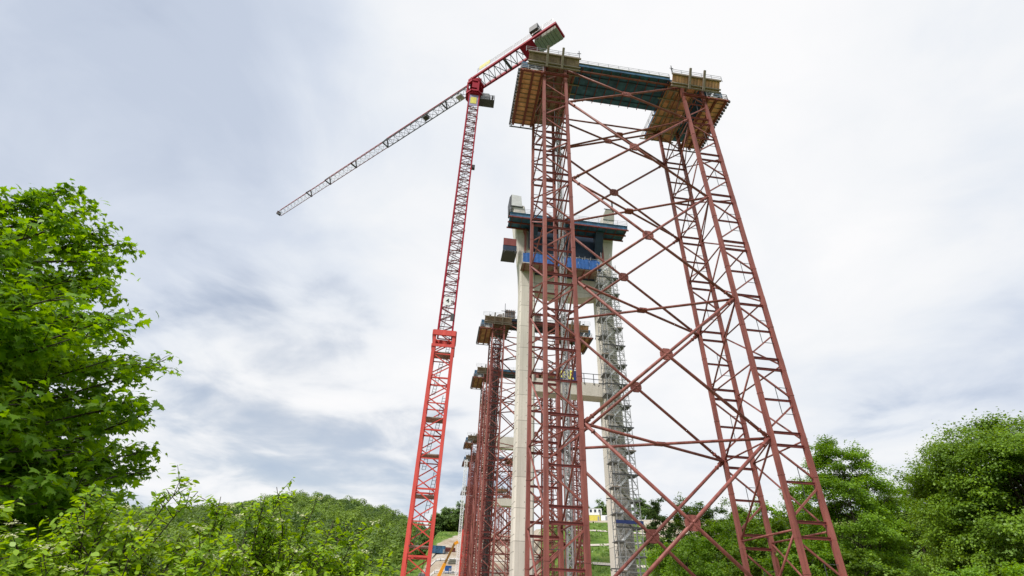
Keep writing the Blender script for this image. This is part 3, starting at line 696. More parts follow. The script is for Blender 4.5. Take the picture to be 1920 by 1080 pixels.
for z in np.arange(0, 75, 4.2):
    x0 = -.5 if int(z / 4.2) % 2 else .35
    for dx in (0, .38): lm.beam((x0 + dx - .2, .3, z), (x0 + dx + .3, .3, z + 4.2), .05)
    for q in range(12): lm.beam((x0 - .2 + .5 * q / 12, .3, z + 4.2 * q / 12), (x0 + .18 + .5 * q / 12, .3, z + 4.2 * q / 12), .035)
lm.build('ladder', M['dark_steel'], cr)
nb = thing('number_plate', 'white plate with a black 4 on the crane mast', 'number plate', (CB[0], CB[1], 33.1), crz)
MB().box((-.62, -1.03, -.62), (.3, -.99, .62)).build('board', M['white'], nb); text_obj('4', .85, 'numeral', M['black'], nb, (-.15, -1.035, 0), (R(90), 0, 0))
MB().box((.45, -1.05, 30.3), (.85, -.95, 31.3)).build('switch_box', M['dark_steel'], cr)
MB().box((.95, -.3, 58.5), (1.45, .2, 59.2)).build('lamp_box', M['dark_steel'], cr)
# slewing ring and turntable
MB().tube([(0, 0, 76.1), (0, 0, 76.6)], 1.35, 16).build('slewing_ring', M['crane_hi'], cr)
mb = MB()
oc = [(1.45 * math.cos(a), 1.45 * math.sin(a)) for a in (np.arange(8) + .5) * math.pi / 4]
for i in range(8):
    p, q = oc[i], oc[(i + 1) % 8]; mb.beam((*p, 76.7), (*q, 76.7), .35, .4).beam((*p, 79.6), (*q, 79.6), .35, .5)
    if i % 2 == 0: mb.beam((*p, 76.6), (*p, 79.8), .3)
    else: mb.prism([V(*p, 77.6), V(*q, 77.6), V(*q, 79.5), V(*p, 79.5)], (0, 0, 0), (-p[0] * .06, -p[1] * .06, 0))
for a in oc[::2]: mb.beam((*a, 79.5), (a[0] * .6, a[1] * .6, 81.2), .26)
mb.box((-1.0, -1.0, 80.2), (1.0, 1.0, 81.0)); mb.build('turntable', M['crane_hi'], cr)
MB().box((-.8, -.93, 73.0), (.8, -.9, 76.0)).build('mast_banner', M['purple'], cr)
MB().box((-.55, -.97, 73.6), (.5, -.94, 75.3)).build('banner_panel', M['yellow'], cr)
# jib and counter-jib in the slewing frame (x along the jib, towards its tip)
jib = bpy.data.objects.new('jib', None); C.objects.link(jib); jib.parent = cr
jib.rotation_euler = (0, 0, math.atan2(JD[1], JD[0]) - crz)
def jl(x0, x1, wd, ht, z, ch, br, step, m_top, m_bot, mbr):
    n = int(round((x1 - x0) / step)); xs = np.linspace(x0, x1, n + 1); zt = z + ht
    MB().beam((x0, 0, zt), (x1, 0, zt), ch * 1.2).build('top_chord', M[m_top], jib)
    for y in (-wd / 2, wd / 2): MB().beam((x0, y, z), (x1, y, z), ch).build('bottom_chord', M[m_bot], jib)
    mb = MB()
    for i in range(n):
        a, b = xs[i], xs[i + 1]; m_ = (a + b) / 2
        for y in (-wd / 2, wd / 2): mb.beam((a, y, z), (m_, 0, zt), br).beam((m_, 0, zt), (b, y, z), br)
        mb.beam((a, -wd / 2, z), (a, wd / 2, z), br).beam((a, -wd / 2, z), (b, wd / 2, z), br)
    mb.build('jib_lacing', M[mbr], jib)
ZJ = 79.9
jl(.6, 24, 1.5, 2.0, ZJ, .15, .055, 1.55, 'crane_hi', 'dark_steel', 'dark_steel')
jl(24, 43, 1.4, 1.8, ZJ, .12, .045, 1.45, 'crane_hi', 'crane_brace', 'grey_steel')
jl(43, 62.3, 1.25, 1.5, ZJ, .1, .04, 1.35, 'crane_hi', 'crane_brace', 'grey_steel')
for x, dz in ((7.6, 2.0), (24, 2.0), (34, 1.8), (43, 1.8), (50, 1.5)): MB().beam((x, -.8, ZJ), (x, 0, ZJ + dz), .2).beam((x, .8, ZJ), (x, 0, ZJ + dz), .2).beam((x, -.8, ZJ), (x, .8, ZJ), .2).build('joint_frame', M['dark_steel'], jib)
MB().box((12, -.5, ZJ + .1), (13.0, .5, ZJ + .7)).build('trolley_winch', M['dark_steel'], jib)
MB().box((3, -.6, ZJ - .6), (4.2, .6, ZJ - .25)).beam((3.4, 0, ZJ), (3.4, 0, ZJ - 1.6), .1).build('trolley', M['grey_steel'], jib)
MB().box((62.3, -.5, ZJ - .05), (62.5, .5, ZJ + .9)).build('tip_frame', M['dark_steel'], jib)
# counter jib: a flat truss with walkway, ballast blocks hung at its end
ZC = ZJ + .6
for y in (-1.25, 1.25): MB().beam((.6, y, ZC), (-17.6, y, ZC), .34, .46).build('counter_chord', M['crane_hi'], jib)
mb = MB(); xs = np.linspace(-1.4, -11, 9)
for i in range(8):
    p, q = (xs[i], -1.1, ZC - .1), (xs[i + 1], 1.1, ZC - .1)
    if i % 2: p, q = (xs[i], 1.1, ZC - .1), (xs[i + 1], -1.1, ZC - .1)
    mb.beam(p, q, .1).beam((xs[i], -1.1, ZC - .1), (xs[i], 1.1, ZC - .1), .1).beam((xs[i], -1.1, ZC - .2), (xs[i + 1], 1.1 * (1 if i % 2 else -1), ZC - .2), .07)
mb.build('counter_lacing', M['dark_steel'], jib)
MB().beam((-7.2, -1.1, ZC - .1), (-7.2, 1.1, ZC - .1), .45, .2).build('cross_beam', M['dark_steel'], jib)
MB().box((-13.2, -1.1, ZC - .3), (-10.6, 1.1, ZC - .18)).build('belly_plate', M['crane_hi'], jib)
for i, x in enumerate(np.arange(-13.3, -17.1, -.63)): MB().box((x - .57, -1.45, ZC - .6), (x, .7, ZC + 1.1)).build('counterweight', M['ballast'], jib)
MB().beam((-17.75, -1.5, ZC), (-17.75, 1.4, ZC), .3, .5).build('end_beam', M['crane_hi'], jib)
mb = MB(); guardrail(mb, (-1.6, 1.55, ZC + .3), (-17.5, 1.55, ZC + .3), 1.1, 2, .028); guardrail(mb, (-1.6, -1.55, ZC + .3), (-17.5, -1.55, ZC + .3), 1.1, 2, .028); mb.build('walkway_rail', M['grey_steel'], jib)
MB().box((-14.6, .4, ZC + 1.2), (-13.0, 1.9, ZC + 2.6)).build('hoist_winch', M['dark_steel'], jib)
MB().box((-4.4, 1.5, ZC + .7), (-2.0, 1.56, ZC + 1.7)).build('roof_sign', M['yellow'], jib)
# operator cab on its bracket
MB().box((.9, -.9, 75.3), (3.6, .7, 75.45)).build('cab_floor', M['dark_steel'], cr)
mb = MB(); guardrail(mb, (.95, -.9, 75.4), (3.6, -.9, 75.4), 1.2, .9, .04); guardrail(mb, (3.6, -.9, 75.4), (3.6, .7, 75.4), 1.2, .9, .04); guardrail(mb, (.95, .7, 75.4), (3.6, .7, 75.4), 1.2, .9, .04); mb.build('cab_rail', M['dark_steel'], cr)
MB().prism([(1.2, -.7, 75.5), (2.6, -.7, 75.5), (2.9, -.7, 76.4), (2.6, -.7, 77.3), (1.2, -.7, 77.3)], (0, 0, 0), (0, 1.2, 0)).build('cab', M['grey_steel'], cr)
MB().beam((3.2, 0, 75.4), (3.3, 0, 77.6), .3).build('spotlight', M['dark_steel'], cr)

# ------------------------------------------------------------------ mobile crane and site containers on the far slope
ma = P(-6.2, 0, 250); mz = gz(ma[0], ma[1])
mc = thing('mobile_crane', 'yellow mobile crane with its telescopic boom raised beside the rear towers', 'mobile crane', (ma[0], ma[1], mz), R(8))
MB().box((-5, -1.3, 1.0), (5, 1.3, 2.1)).box((3.2, -1.25, 2.1), (5, 1.25, 3.3)).build('carrier', M['orange'], mc)
for x in (-4, -2.4, 2.2, 3.9):
    for y in (-1.2, 1.2): MB().tube([(x, y - .25, .62), (x, y + .25, .62)], .62, 16).build('wheel', M['black'], mc)
MB().box((-3.6, -1.2, 2.12), (-.6, 1.2, 3.6)).build('superstructure', M['orange'], mc)
MB().box((-2.6, -1.9, 2.3), (-.9, -1.22, 3.9)).build('cab', M['glass'], mc)
tip = P(-4.85, 6.0, 251) - V(ma[0], ma[1], mz); Rz = Matrix.Rotation(-R(8), 3, 'Z'); tl = np.array(Rz @ Vector(tip)); b0 = V(-2.2, 0, 3.4); 
MB().beam(b0, b0 + (tl - b0) * .55, 1.35).build('boom_base', M['orange'], mc)
MB().beam(b0 + (tl - b0) * .5, tl, .85, .9).build('boom_inner', mat('boom_dark_orange', (.25, .12, .02), .5), mc)  # whole inner section is a darker orange-brown than the base
MB().beam(tl - V(.2, 0, .4), tl + V(1.4, 0, .5), 1.2).build('boom_head', M['orange'], mc)

def container(label, az, r, size, m, rz=0, rise=0, wins=0, group='site containers'):
    p = P(az, 0, r); o = thing('site_container', label, 'container', (p[0], p[1], gz(p[0], p[1]) + rise), R(-az) + rz, group); l, d, h = size
    mb = MB().box((-l / 2, -d / 2, 0), (l / 2, d / 2, h))
    for x in np.arange(-l / 2 + .2, l / 2, .4): mb.box((x, -d / 2 - .04, .15), (x + .18, -d / 2 - .003, h - .15))
    mb.build('body', M[m], o)
    MB().box((-l / 2 - .06, -d / 2 - .07, h + .003), (l / 2 + .06, d / 2 + .07, h + .14)).build('roof', M['dark_steel' if m == 'white' else m], o)
    for i in range(wins): x = -l / 2 + l * (i + .5) / wins; MB().box((x - .55, -d / 2 - .1, h * .42), (x + .55, -d / 2 - .05, h * .85)).build('window', M['glass'], o)
    MB().box((l / 2 - 1.3, -d / 2 - .1, .1), (l / 2 - .4, -d / 2 - .05, 2.1)).build('door', M['grey_steel'], o)
    return o
container('white site office container with dark windows at the top of the right slope', 9.6, 284, (9, 3, 3.2), 'white', 0, 2.75, 4)
container('yellow container under the white site office on the right slope', 9.75, 284, (5.5, 3, 2.6), 'yellow')
container('blue container left of the yellow one on the right slope', 8.75, 284, (3.4, 3, 2.6), 'blue')
container('pale grey container right of the yellow one on the right slope', 10.75, 284, (3.6, 3, 2.6), 'white')
container('teal storage container on the far slope beside the yellow boom', -6.55, 333, (9, 4, 3.8), 'teal')
container('small blue skip on the bare earth right of the yellow boom', -5.3, 292, (3.4, 3, 3.0), 'blue')
container('teal container behind the dogwood shrubs left of the crane foot', -11.5, 292, (8, 4, 4), 'teal')
container('rusty brown container behind the shrub leaves at the crane foot', -12.4, 270, (7, 3, 2.6), 'red_dark')
for lab, az, r, m, L_ in (('stack of dark red steel girders on the bare slope behind the yellow boom', -5.5, 337, 'red', 9), ('stack of grey steel beams on the bare slope left of the yellow boom', -7.6, 306, 'grey_steel', 7), ('stack of pale concrete slabs under the upper safety barrier', -4.9, 309, 'ballast', 5)):
    q = P(az, 0, r); o = thing('material_stack', lab, 'material stack', (q[0], q[1], gz(q[0], q[1])), R(-az) + .1, 'material stacks on the bare slope')
    for k in range(3):
        for j in range(3 - k): MB().ibeam((-L_ / 2 + .3 * k, j * 1.0 + .5 * k, .5 + .8 * k), (L_ / 2 - .2 * j, j * 1.0 + .5 * k, .5 + .8 * k), .7, .75, .12).build('girder', M[m], o)
def barrier(label, a0, a1, r):
    pts = arc(a0, a1, r, r, 14); o = thing('safety_barrier', label, 'barrier', (*pts[0], gz(*pts[0])), 0, 'safety barriers'); mb = MB(); ps = MB(); b = V(*pts[0], gz(*pts[0]))
    Q = [V(x, y, gz(x, y)) - b for x, y in pts]
    for p, q in zip(Q, Q[1:]): mb.beam(p + V(0, 0, 1.1), q + V(0, 0, 1.1), .16, .3); mb.beam(p + V(0, 0, .5), q + V(0, 0, .5), .12, .2)
    for p in Q: ps.beam(p, p + V(0, 0, 1.3), .2)
    mb.build('rail', M['white'], o); ps.build('posts', M['dark_steel'], o)
barrier('upper white safety barrier along the track on the bare slope', -8, -2, 316)
barrier('lower white safety barrier along the track on the bare slope', -8, -2, 290)

# ------------------------------------------------------------------ foliage
MAPLE = np.array([(0, 0), (.16, .06), (.42, -.06), (.36, .14), (.52, .34), (.28, .36), (.3, .52), (.14, .5), (0, .95), (-.14, .5), (-.3, .52), (-.28, .36), (-.52, .34), (-.36, .14), (-.42, -.06), (-.16, .06)])
OVAL = np.array([(0, 0), (.2, .22), (.25, .5), (.15, .8), (0, 1.0), (-.15, .8), (-.25, .5), (-.2, .22)])
QUAD = np.array([(0, 0), (.4, .5), (0, 1.05), (-.4, .5)])
KITE = np.array([(0, 0), (.42, .35), (.3, .8), (0, 1.05), (-.35, .75), (-.4, .3)])
def leaves(pos, nrm, tipdir, size, outline, cup=.15):
    n = len(pos); k = len(outline)
    nrm = nrm / np.linalg.norm(nrm, axis=1, keepdims=True)
    y = tipdir - nrm * (tipdir * nrm).sum(1, keepdims=True); y /= (np.linalg.norm(y, axis=1, keepdims=True) + 1e-9); x = np.cross(y, nrm)
    sz = size[:, None, None]
    v = pos[:, None, :] + sz * (x[:, None, :] * outline[None, :, 0:1] + y[:, None, :] * outline[None, :, 1:2] - nrm[:, None, :] * cup * (outline[None, :, 1:2] ** 2 + 1.2 * outline[None, :, 0:1] ** 2))
    return v.reshape(-1, 3), n, k
def leaf_mesh(name, v, n, k, m, parent=None, tone=None):
    me = bpy.data.meshes.new(name); me.vertices.add(n * k); me.vertices.foreach_set('co', v.astype(np.float32).ravel())
    me.loops.add(n * k); me.loops.foreach_set('vertex_index', np.arange(n * k, dtype=np.int32))
    me.polygons.add(n); me.polygons.foreach_set('loop_start', np.arange(0, n * k, k, dtype=np.int32)); me.polygons.foreach_set('loop_total', np.full(n, k, dtype=np.int32))
    if tone is not None: me.attributes.new('tone', 'FLOAT', 'POINT').data.foreach_set('value', np.repeat(tone, k).astype(np.float32))
    me.materials.append(m); me.update(calc_edges=True); me.validate(); return link(name, me, parent)
def rand_dirs(n):
    d = rng.normal(size=(n, 3)); return d / np.linalg.norm(d, axis=1, keepdims=True)

def limb_curve(a, b, sag, n=6):
    a, b = np.array(a, float), np.array(b, float); ts = np.linspace(0, 1, n); L_ = np.linalg.norm(b - a); j = rng.normal(size=3) * L_ * .05
    return [a + (b - a) * t + V(0, 0, sag * L_) * math.sin(math.pi * t) + j * math.sin(math.pi * t) for t in ts]

def tree(name, label, cat, az, r, height, rad, crown_from, n_clump, per, leaf, mat_, group=None, seed=1, trunk_r=.25, squash=.75, airy=0., lobes=.25, stems=1, base=None, rx=1.0, cl=(.14, .3)):
    """tapered trunk with limbs, crown of leaf clumps spread over an uneven ellipsoid"""
    global rng; rng = np.random.default_rng(seed)
    p = P(az, 0, r); bz = gz(p[0], p[1]) if base is None else base
    o = thing(name, label, cat, (p[0], p[1], bz), 0, group)
    cz = (height + crown_from) / 2; rz_ = (height - crown_from) / 2
    d = rand_dirs(n_clump * 3); d = d[d[:, 2] > -.75][:n_clump]; n_c = len(d)
    ph = rng.uniform(0, 6.28, 6)
    lob = 1 + lobes * (np.sin(d[:, 0] * 4 + ph[0]) * np.cos(d[:, 1] * 4 + ph[1]) + .6 * np.sin(d[:, 2] * 6 + ph[2] + d[:, 0] * 3))
    rr = rng.uniform(.5, 1.0, n_c) ** .45 * lob * .86
    cen = np.stack([d[:, 0] * rad * rr * rx, d[:, 1] * rad * rr, cz + d[:, 2] * rz_ * rr], 1)
    cr_ = rad * rng.uniform(*cl, n_c)
    tb = MB()
    for s in range(stems):
        off = V(0, 0, 0) if stems == 1 else V(*(rng.normal(size=2) * rad * .28), 0)
        topz = crown_from + (height - crown_from) * .72
        c = limb_curve(off * .4, off + V(0, 0, topz), .0, 7); rs = np.linspace(trunk_r, trunk_r * .22, 7) / (1 if stems == 1 else 1.5); rs[0] *= 1.35
        tb.tube(c, list(rs), 8)
        for i in rng.choice(n_c, min(n_c, 16), replace=False):
            e = cen[i]; h = np.clip(e[2] - .45 * np.hypot(e[0], e[1]), crown_from * .7 + .2, topz * .95); a = V(*(off * (.4 + .6 * h / topz))[:2], h)
            tb.tube(limb_curve(a, e, .08, 5), list(np.linspace(trunk_r * .34, trunk_r * .07, 5)), 6)
    tb.build('trunk', M['bark'], o)
    idx = np.repeat(np.arange(n_c), per); n = len(idx)
    q = rand_dirs(n); q[:, 2] = np.where(q[:, 2] < -.35, -q[:, 2], q[:, 2]); rad_q = rng.uniform(.25, 1, n) ** .5
    pos = cen[idx] + (q * rad_q[:, None] + rng.normal(size=(n, 3)) * .1) * cr_[idx][:, None] * V(1.1, 1.1, squash)
    # leafy twigs: groups of leaves gathered along a short shoot that leaves the clump
    grp = np.arange(n) // 14; ng = grp[-1] + 1; first = np.minimum(np.arange(ng) * 14, n - 1); on = (rng.uniform(size=ng) < .4)[grp]
    oc_ = q[first] * .8 + (cen[idx[first]] - V(0, 0, cz)) / rad * .5 + V(0, 0, .25) + rng.normal(size=(ng, 3)) * .3
    sp2 = pos[first][grp] + oc_[grp] * (cr_[idx] * rng.uniform(0, .42, n))[:, None] + rng.normal(size=(n, 3)) * (cr_[idx] * .06 + leaf * .4)[:, None]
    pos = np.where(on[:, None], sp2, pos)
    keep = pos[:, 2] > .25; pos, q = pos[keep], q[keep]; n = len(pos)
    out = pos - V(0, 0, cz); out /= (np.linalg.norm(out, axis=1, keepdims=True) + 1e-9)
    nrm = q * .5 + V(0, 0, .8) + out * .3 + rng.normal(size=(n, 3)) * .5
    td = out * .7 + rng.normal(size=(n, 3)) * .6 + V(0, 0, -.35)
    v, n, k = leaves(pos, nrm, td, leaf * rng.uniform(.6, 1.35, n), QUAD)
    leaf_mesh('crown', v, n, k, mat_, o)
    return o

# big maple close by on the left
def maple():
    global rng; rng = np.random.default_rng(11)
    tp = P(-57, 0, 12.5); o = thing('maple_tree', 'large bright green maple tree close by, filling the left edge', 'tree', (tp[0], tp[1], G0), 0)
    base = V(tp[0], tp[1], G0)
    tips = [(-50.7, 30.0, 12.2), (-51.6, 28.5, 11.6), (-48.6, 29.5, 12), (-46.2, 28.4, 11.8), (-43.9, 28.4, 11.6), (-44.5, 26.0, 11.2), (-45.2, 24.6, 12), (-55.5, 27.0, 11), (-53.8, 26.4, 12.6), (-56, 26.6, 12), (-36.9, 19.4, 11.6), (-37.4, 18.4, 11.0), (-38.6, 18.8, 12.2), (-37.4, 15.2, 11.4), (-36.6, 13.6, 11.8), (-35.4, 11.0, 11.5), (-34.2, 9.6, 11.8), (-36.5, 9, 10.8), (-42.5, 21.6, 11.4), (-41.4, 19.8, 11.0), (-39.6, 16.8, 10.6), (-43.2, 23.4, 12)]
    poly_az = np.array([-49, -45.5, -43.5, -40, -38, -36.3]); 
    while len(tips) < 330:
        az = rng.uniform(-70, -35.5); el = rng.uniform(3, 29); d = rng.uniform(8.4, 14.5)
        lim = np.interp(az, [-75, -58, -53.5, -52.2, -50.5, -47, -44.5, -43, -41, -39.5, -37, -36, -34.5], [23, 26, 26, 24.5, 28.5, 27.5, 27, 24.5, 22, 19.5, 18.5, 16.5, 10.5])
        if el > lim - .6: continue
        p = P(az, el, d)
        if np.hypot(p[0] - tp[0], p[1] - tp[1]) > 5.6: continue
        tips.append((az, el, d))
    tb = MB(); th = 7.4
    tb.tube(limb_curve((0, 0, 0), (.3, .2, th), 0, 9), list(np.linspace(.3, .05, 9)), 10)
    LP, LN, LT = [], [], []
    for az, el, d in tips:
        e = P(az, el, d) - base; hd = np.hypot(e[0], e[1]); a = V(.02 * e[0], .02 * e[1], np.clip(e[2] - .62 * hd, .8, th - .8))
        c = limb_curve(a, e, .07, 8); tb.tube(c, list(np.linspace(.05, .009, 8)), 6)
        c = np.array(c); dirn = (c[-1] - c[-3]); dirn /= np.linalg.norm(dirn)
        for _ in range(17):
            f = rng.uniform(.3, 1.0) ** .7; i = min(int(f * 7), 6); b0 = c[i] + (c[i + 1] - c[i]) * (f * 7 - i)
            sd = np.cross(dirn, (0, 0, 1)); sd /= np.linalg.norm(sd); td = dirn * rng.uniform(.3, 1.1) + sd * rng.choice((-1, 1)) * rng.uniform(.2, 1.0) + V(0, 0, rng.uniform(-.1, .45)); td /= np.linalg.norm(td)
            ln = rng.uniform(.3, .75) * (1.15 - .6 * f); tw = b0 + td * ln
            tb.tube([b0, (b0 + tw) / 2 + V(0, 0, .03), tw], [.008, .006, .003], 4, False)
            m = 17; fr = rng.uniform(.1, 1.05, m)[:, None]; pos = b0 + td * ln * fr + rng.normal(size=(m, 3)) * V(.09, .09, .05)
            out = td * .6 + rng.normal(size=(m, 3)) * .7 + V(0, 0, -.55)
            LP.append(pos + out * .04); LN.append(V(0, 0, 1) + rng.normal(size=(m, 3)) * .42 + out * .25); LT.append(out)
    tb.build('trunk', M['bark'], o)
    pos, nrm, td = map(np.concatenate, (LP, LN, LT))
    keep = pos[:, 2] > 1.0; pos, nrm, td = pos[keep], nrm[keep], td[keep]
    v, n, k = leaves(pos, nrm, td, (.14 * rng.uniform(.55, 1.2, len(pos))), MAPLE, .22); leaf_mesh('crown', v, n, k, L_MAPLE, o)
maple()

# dogwood shrubs in the foreground
def shrub(label, az, d, rad, top_el, seed, nst=34, sprigs=()):
    global rng; rng = np.random.default_rng(seed)
    p = P(az, 0, d); o = thing('dogwood_shrub', label, 'shrub', (p[0], p[1], G0), 0, 'dogwood shrubs in the foreground'); topz = d * math.tan(R(top_el)) - G0
    tb = MB(); LP, LN, LT, FP = [], [], [], []
    ends = []
    for i in range(nst):
        a = rng.uniform(0, 6.28); rr = rad * math.sqrt(rng.uniform(0, 1)); z = topz * (1 - .42 * (rr / rad) ** 2) * rng.uniform(.74, 1.0)
        ends.append(V(rr * math.cos(a), rr * math.sin(a), z))
    for az2, el2, d2 in sprigs: ends.append(P(az2, el2, d2) - V(p[0], p[1], G0))
    for e in ends:
        c = np.array(limb_curve(V(e[0] * .12, e[1] * .12, 0), e, .06, 8)); tb.tube(c, list(np.linspace(.016, .003, 8)), 5)
        for _ in range(34):
            f = rng.uniform(.35, 1.0); i = min(int(f * 7), 6); b0 = c[i] + (c[i + 1] - c[i]) * (f * 7 - i)
            td = rand_dirs(1)[0]; td[2] = abs(td[2]) * .9 + .15; td /= np.linalg.norm(td); ln = rng.uniform(.12, .42) * (1.2 - .7 * f); tw = b0 + td * ln
            tb.tube([b0, tw], [.004, .002], 4, False)
            m = 13; fr = np.linspace(.15, 1.0, m)[:, None]; sd = np.cross(td, rand_dirs(1)[0]); sd /= np.linalg.norm(sd); alt = np.where(np.arange(m) % 2, 1, -1)[:, None]
            out = sd * alt * .8 + td * .5 + rng.normal(size=(m, 3)) * .35 + V(0, 0, -.12)
            LP.append(b0 + td * ln * fr + out * .012); LN.append(V(0, 0, .9) + td * .3 + rng.normal(size=(m, 3)) * .4); LT.append(out)
            if rng.uniform() < .09 and f > .8: FP.append(tw + V(0, 0, .02) + rng.normal(size=(14, 3)) * V(.03, .03, .01))
    tb.build('stem', M['bark'], o)
    pos, nrm, td = map(np.concatenate, (LP, LN, LT)); keep = pos[:, 2] > .3; pos, nrm, td = pos[keep], nrm[keep], td[keep]
    v, n, k = leaves(pos, nrm, td, (.053) * rng.uniform(.5, 1.4, len(pos)), OVAL, .25); leaf_mesh('foliage', v, n, k, L_BUSH, o)
    if FP:
        fp = np.concatenate(FP); v, n, k = leaves(fp, V(0, 0, 1) + rng.normal(size=(len(fp), 3)) * .4, rng.normal(size=(len(fp), 3)), np.full(len(fp), .022), KITE); leaf_mesh('blossom', v, n, k, L_FLOWER, o)
shrub('leafy dogwood shrub at the lower left corner under the maple', -44, 5.4, 1.5, 6.2, 21, 130)
shrub('leafy dogwood shrub below the right edge of the maple crown', -34.5, 5.4, 1.3, 8.0, 22, 125, [(-31.3, 9.2, 5.2), (-30, 8.6, 5.4)])
shrub('dogwood shrub with the tallest upright sprig, in front of the wooded hill', -26, 5.3, 1.2, 8.0, 23, 115, [(-23.4, 9.8, 5.2), (-23.0, 9.0, 5.2), (-24.2, 8.8, 5.1), (-28, 8.4, 5.3)])
shrub('dogwood shrub with cream blossoms between the tall sprig and the crane', -19.5, 5.6, 1.05, 7.0, 24, 100, [(-17.3, 7.4, 5.4), (-19.5, 7.9, 5.2)])
shrub('lowest dogwood shrub beside the foot of the red crane', -15.4, 5.8, .8, 5.2, 25, 70, [(-13.2, 4.5, 5.7), (-14.8, 6.4, 5.5), (-11.8, 3.7, 5.8)])

# trees on the right and behind the tower
tree('broadleaf_tree', 'big dense dark green tree filling the right edge', 'tree', 45.9, 42, 13.1, 6.7, .2, 520, 720, .125, L_TREE, None, 31, .4, .5, lobes=.1, cl=(.08, .17))
tree('broadleaf_tree', 'airy upright tree with visible stems right of the tower', 'tree', 33.2, 72, 21.3, 5.7, 1.5, 210, 420, .19, L_TREE2, None, 32, .2, .6, lobes=.25, stems=5, cl=(.12, .22))
tree('broadleaf_tree', 'small bright green tree in front of the big dark tree', 'tree', 41.5, 31, 4.4, 2.1, .2, 90, 380, .1, L_TREE2, None, 33, .12, cl=(.12, .22))
tree('broadleaf_tree', 'low tree closing the gap between the airy tree and the big dark tree', 'tree', 37.2, 80, 18.2, 5.0, .4, 170, 330, .2, L_TREE, None, 34, .22, cl=(.12, .24))
TB = 'trees behind the nearest tower'
mid = [('tall slim dark tree at the left end of the wood behind the tower', 16.2, 120, 24.0, 3.4, 3, L_FAR, 2), ('rounded tree behind the upper brace crossing of the tower', 19.2, 125, 25.5, 5.2, 2, L_TREE, 1), ('dark tree just right of the brace crossing, in the back row', 21.6, 128, 26, 4.8, 3, L_FAR, 1), ('tall tree of the back row left of the right tower leg', 24.2, 118, 23.5, 5.2, 2, L_TREE, 1),
       ('back row tree seen through the rear columns of the right leg', 26.8, 110, 22.0, 5.2, 2, L_TREE2, 1), ('back row tree seen between front and rear columns of the right leg', 29.4, 100, 20.5, 5.4, 2, L_TREE, 1), ('back row tree beside the outer column of the right leg', 31.8, 95, 16.5, 5.4, 1, L_TREE, 1),
       ('wide bright round tree low beneath the brace crossing', 18.4, 78, 11.6, 5.0, .5, L_TREE2, 1), ('bright round tree in the front row left of the rear column', 22.2, 84, 14.2, 4.6, .5, L_TREE2, 1), ('front row tree at the foot of the rear column of the right leg', 25.4, 74, 12.6, 4.4, .4, L_TREE, 1), ('front row tree at the foot of the front column of the right leg', 29.0, 66, 10.0, 4.6, .3, L_TREE2, 1), ('low bushy tree at the foot of the outermost column', 33.0, 64, 8.6, 3.6, .2, L_TREE, 1), ('narrow tree between back and front rows above the brace', 20.6, 100, 17, 3.6, 1, L_TREE, 1), ('dark narrow tree between back and front rows behind the leg', 23.8, 96, 16, 3.4, 1, L_FAR, 1)]
for i, (lab, az, r, h, rad, cf_, m_, st_) in enumerate(mid):
    tree('broadleaf_tree', lab, 'tree', az, r, h, rad, cf_, 120, 200, .31 if r > 90 else .25, m_, TB, 40 + i, .3, .62, lobes=.26, stems=st_, cl=(.12, .25))
CG = 'trees along the crest of the far slope'
crest = [('airy crest tree directly right of the crane mast', -6.9, 412, 16, 5, 2), ('dense crest tree between crane mast and thin pale mast', -5.9, 420, 20, 6, 2), ('tallest crest tree, behind the thin pale mast', -4.7, 415, 22, 5.5, 4), ('crest tree showing left of the rear towers', -3.7, 420, 17, 5, 2), ('small crest tree between crane legs', -8.0, 408, 17, 5, 1),
         ('crest tree left above the white site office', 9.0, 308, 10, 4, 2), ('crest tree rising right behind the white site office', 10.4, 312, 13.5, 4, 3), ('crest tree beside the left edge of the right pier leg', 11.4, 306, 12, 3.6, 2), ('pale crest tree just right of the stair tower', 14.6, 300, 13, 4.4, 1), ('small pale crest tree between stair tower and tall slim tree', 15.6, 305, 9, 3.2, 1)]
for i, (lab, az, r, h, rad, cf_) in enumerate(crest):
    tree('crest_tree', lab, 'tree', az, r, h, rad, cf_ * .3, 70, 90, .9 if r > 350 else .65, L_FAR, CG, 70 + i, .2, .8, lobes=.3, cl=(.18, .34))

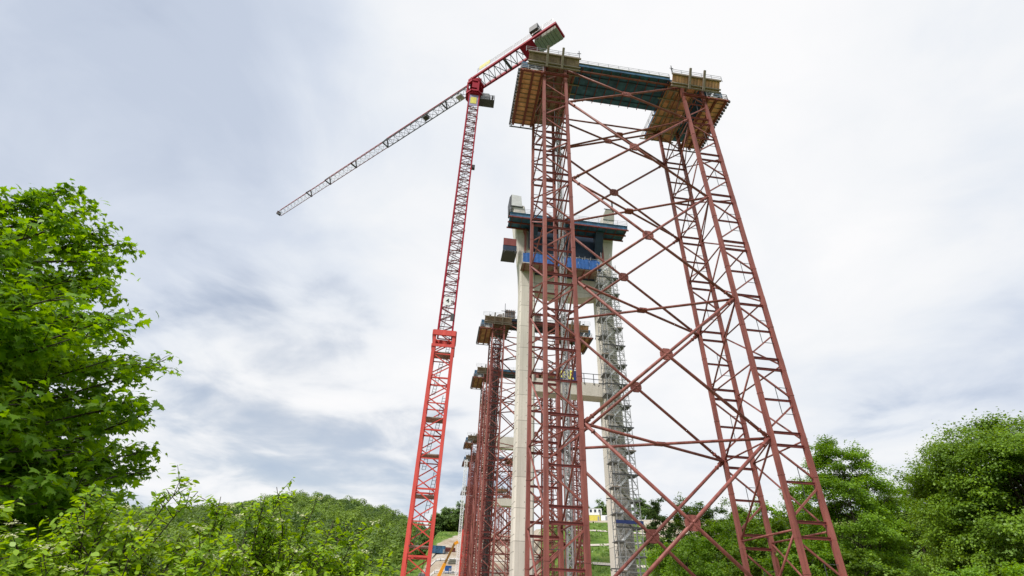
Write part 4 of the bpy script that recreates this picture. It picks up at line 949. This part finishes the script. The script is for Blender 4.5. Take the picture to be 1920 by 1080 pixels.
# wooded hill
def wood():
    global rng; rng = np.random.default_rng(90)
    cen, cr_ = [], []
    while len(cen) < 1750:
        a = rng.uniform(-40, -7.6); r = math.sqrt(rng.uniform(256 ** 2, 790 ** 2))
        if r < 322 and a > -13.6 - max(0, 300 - r) * .0 or (a > -9.6 and r < 420) or rng.uniform() < .0: continue
        p = P(a, 0, r); c = rng.choice((rng.uniform(3, 4.5), rng.uniform(4.5, 6.5), rng.uniform(6, 8)), p=(.35, .45, .2)); cen.append(V(p[0], p[1], gz(p[0], p[1]) + c * 1.2)); cr_.append(c)
    while len(cen) < 2050:
        a = rng.uniform(-8.6, -3.1); r = rng.uniform(416, 520); p = P(a, 0, r); c = rng.uniform(3, 6.5)
        cen.append(V(p[0], p[1], gz(p[0], p[1]) + c * 1.2 + rng.uniform(0, 2.5))); cr_.append(c)
    cen = np.array(cen); cr_ = np.array(cr_); per = 150; idx = np.repeat(np.arange(len(cen)), per); n = len(idx)
    q = rand_dirs(n); q[:, 2] = np.where(q[:, 2] < -.4, -q[:, 2], q[:, 2])
    pos = cen[idx] + q * (cr_[idx] * rng.uniform(.72, 1.02, n))[:, None] * V(.92, .92, 1.15)
    nrm = q + V(0, 0, .15) + rng.normal(size=(n, 3)) * .22
    v, n, k = leaves(pos, nrm, rng.normal(size=(n, 3)), 1.45 * rng.uniform(.5, 1.4, n), QUAD)
    tn = np.clip(.5 + .28 * rng.normal(size=len(cen)) + .25 * np.sin(cen[:, 0] * .03) * np.cos(cen[:, 1] * .025), 0, 1)
    tag(leaf_mesh('hillside_forest', v, n, k, L_HILL, None, tn[idx]), 'dense green deciduous forest covering the rounded hill', 'forest', kind='stuff')
wood()
# rough grass and weeds covering the slopes
def weeds():
    global rng; rng = np.random.default_rng(91)
    n = 60000; a = rng.uniform(-13, 22, n); r = rng.uniform(150, 400, n)
    x = r * np.sin(np.radians(a)); y = r * np.cos(np.radians(a)); keep = (soil_mask(x, y) < .35) & ((a > 4) | (r > 232)) & ((a < 4) | (r < 282)); x, y = x[keep], y[keep]; n = len(x)
    cl = np.sin(x * .5) * np.cos(y * .43) + np.sin(x * .17 + 1) * np.cos(y * .21); k2 = cl + rng.normal(size=n) * .6 > .25; x, y = x[k2], y[k2]; n = len(x)
    pos = np.stack([x, y, ground_z(x, y)], 1); nrm = V(0, -.8, .5) + rng.normal(size=(n, 3)) * .5
    v, n, k = leaves(pos, nrm, V(0, 0, 1) + rng.normal(size=(n, 3)) * .5, rng.uniform(.35, 1.0, n), KITE)
    tag(leaf_mesh('weeds', v, n, k, L_WOOD), 'rough weeds and grass tufts on the embankment slopes', 'weeds', kind='stuff')
weeds()
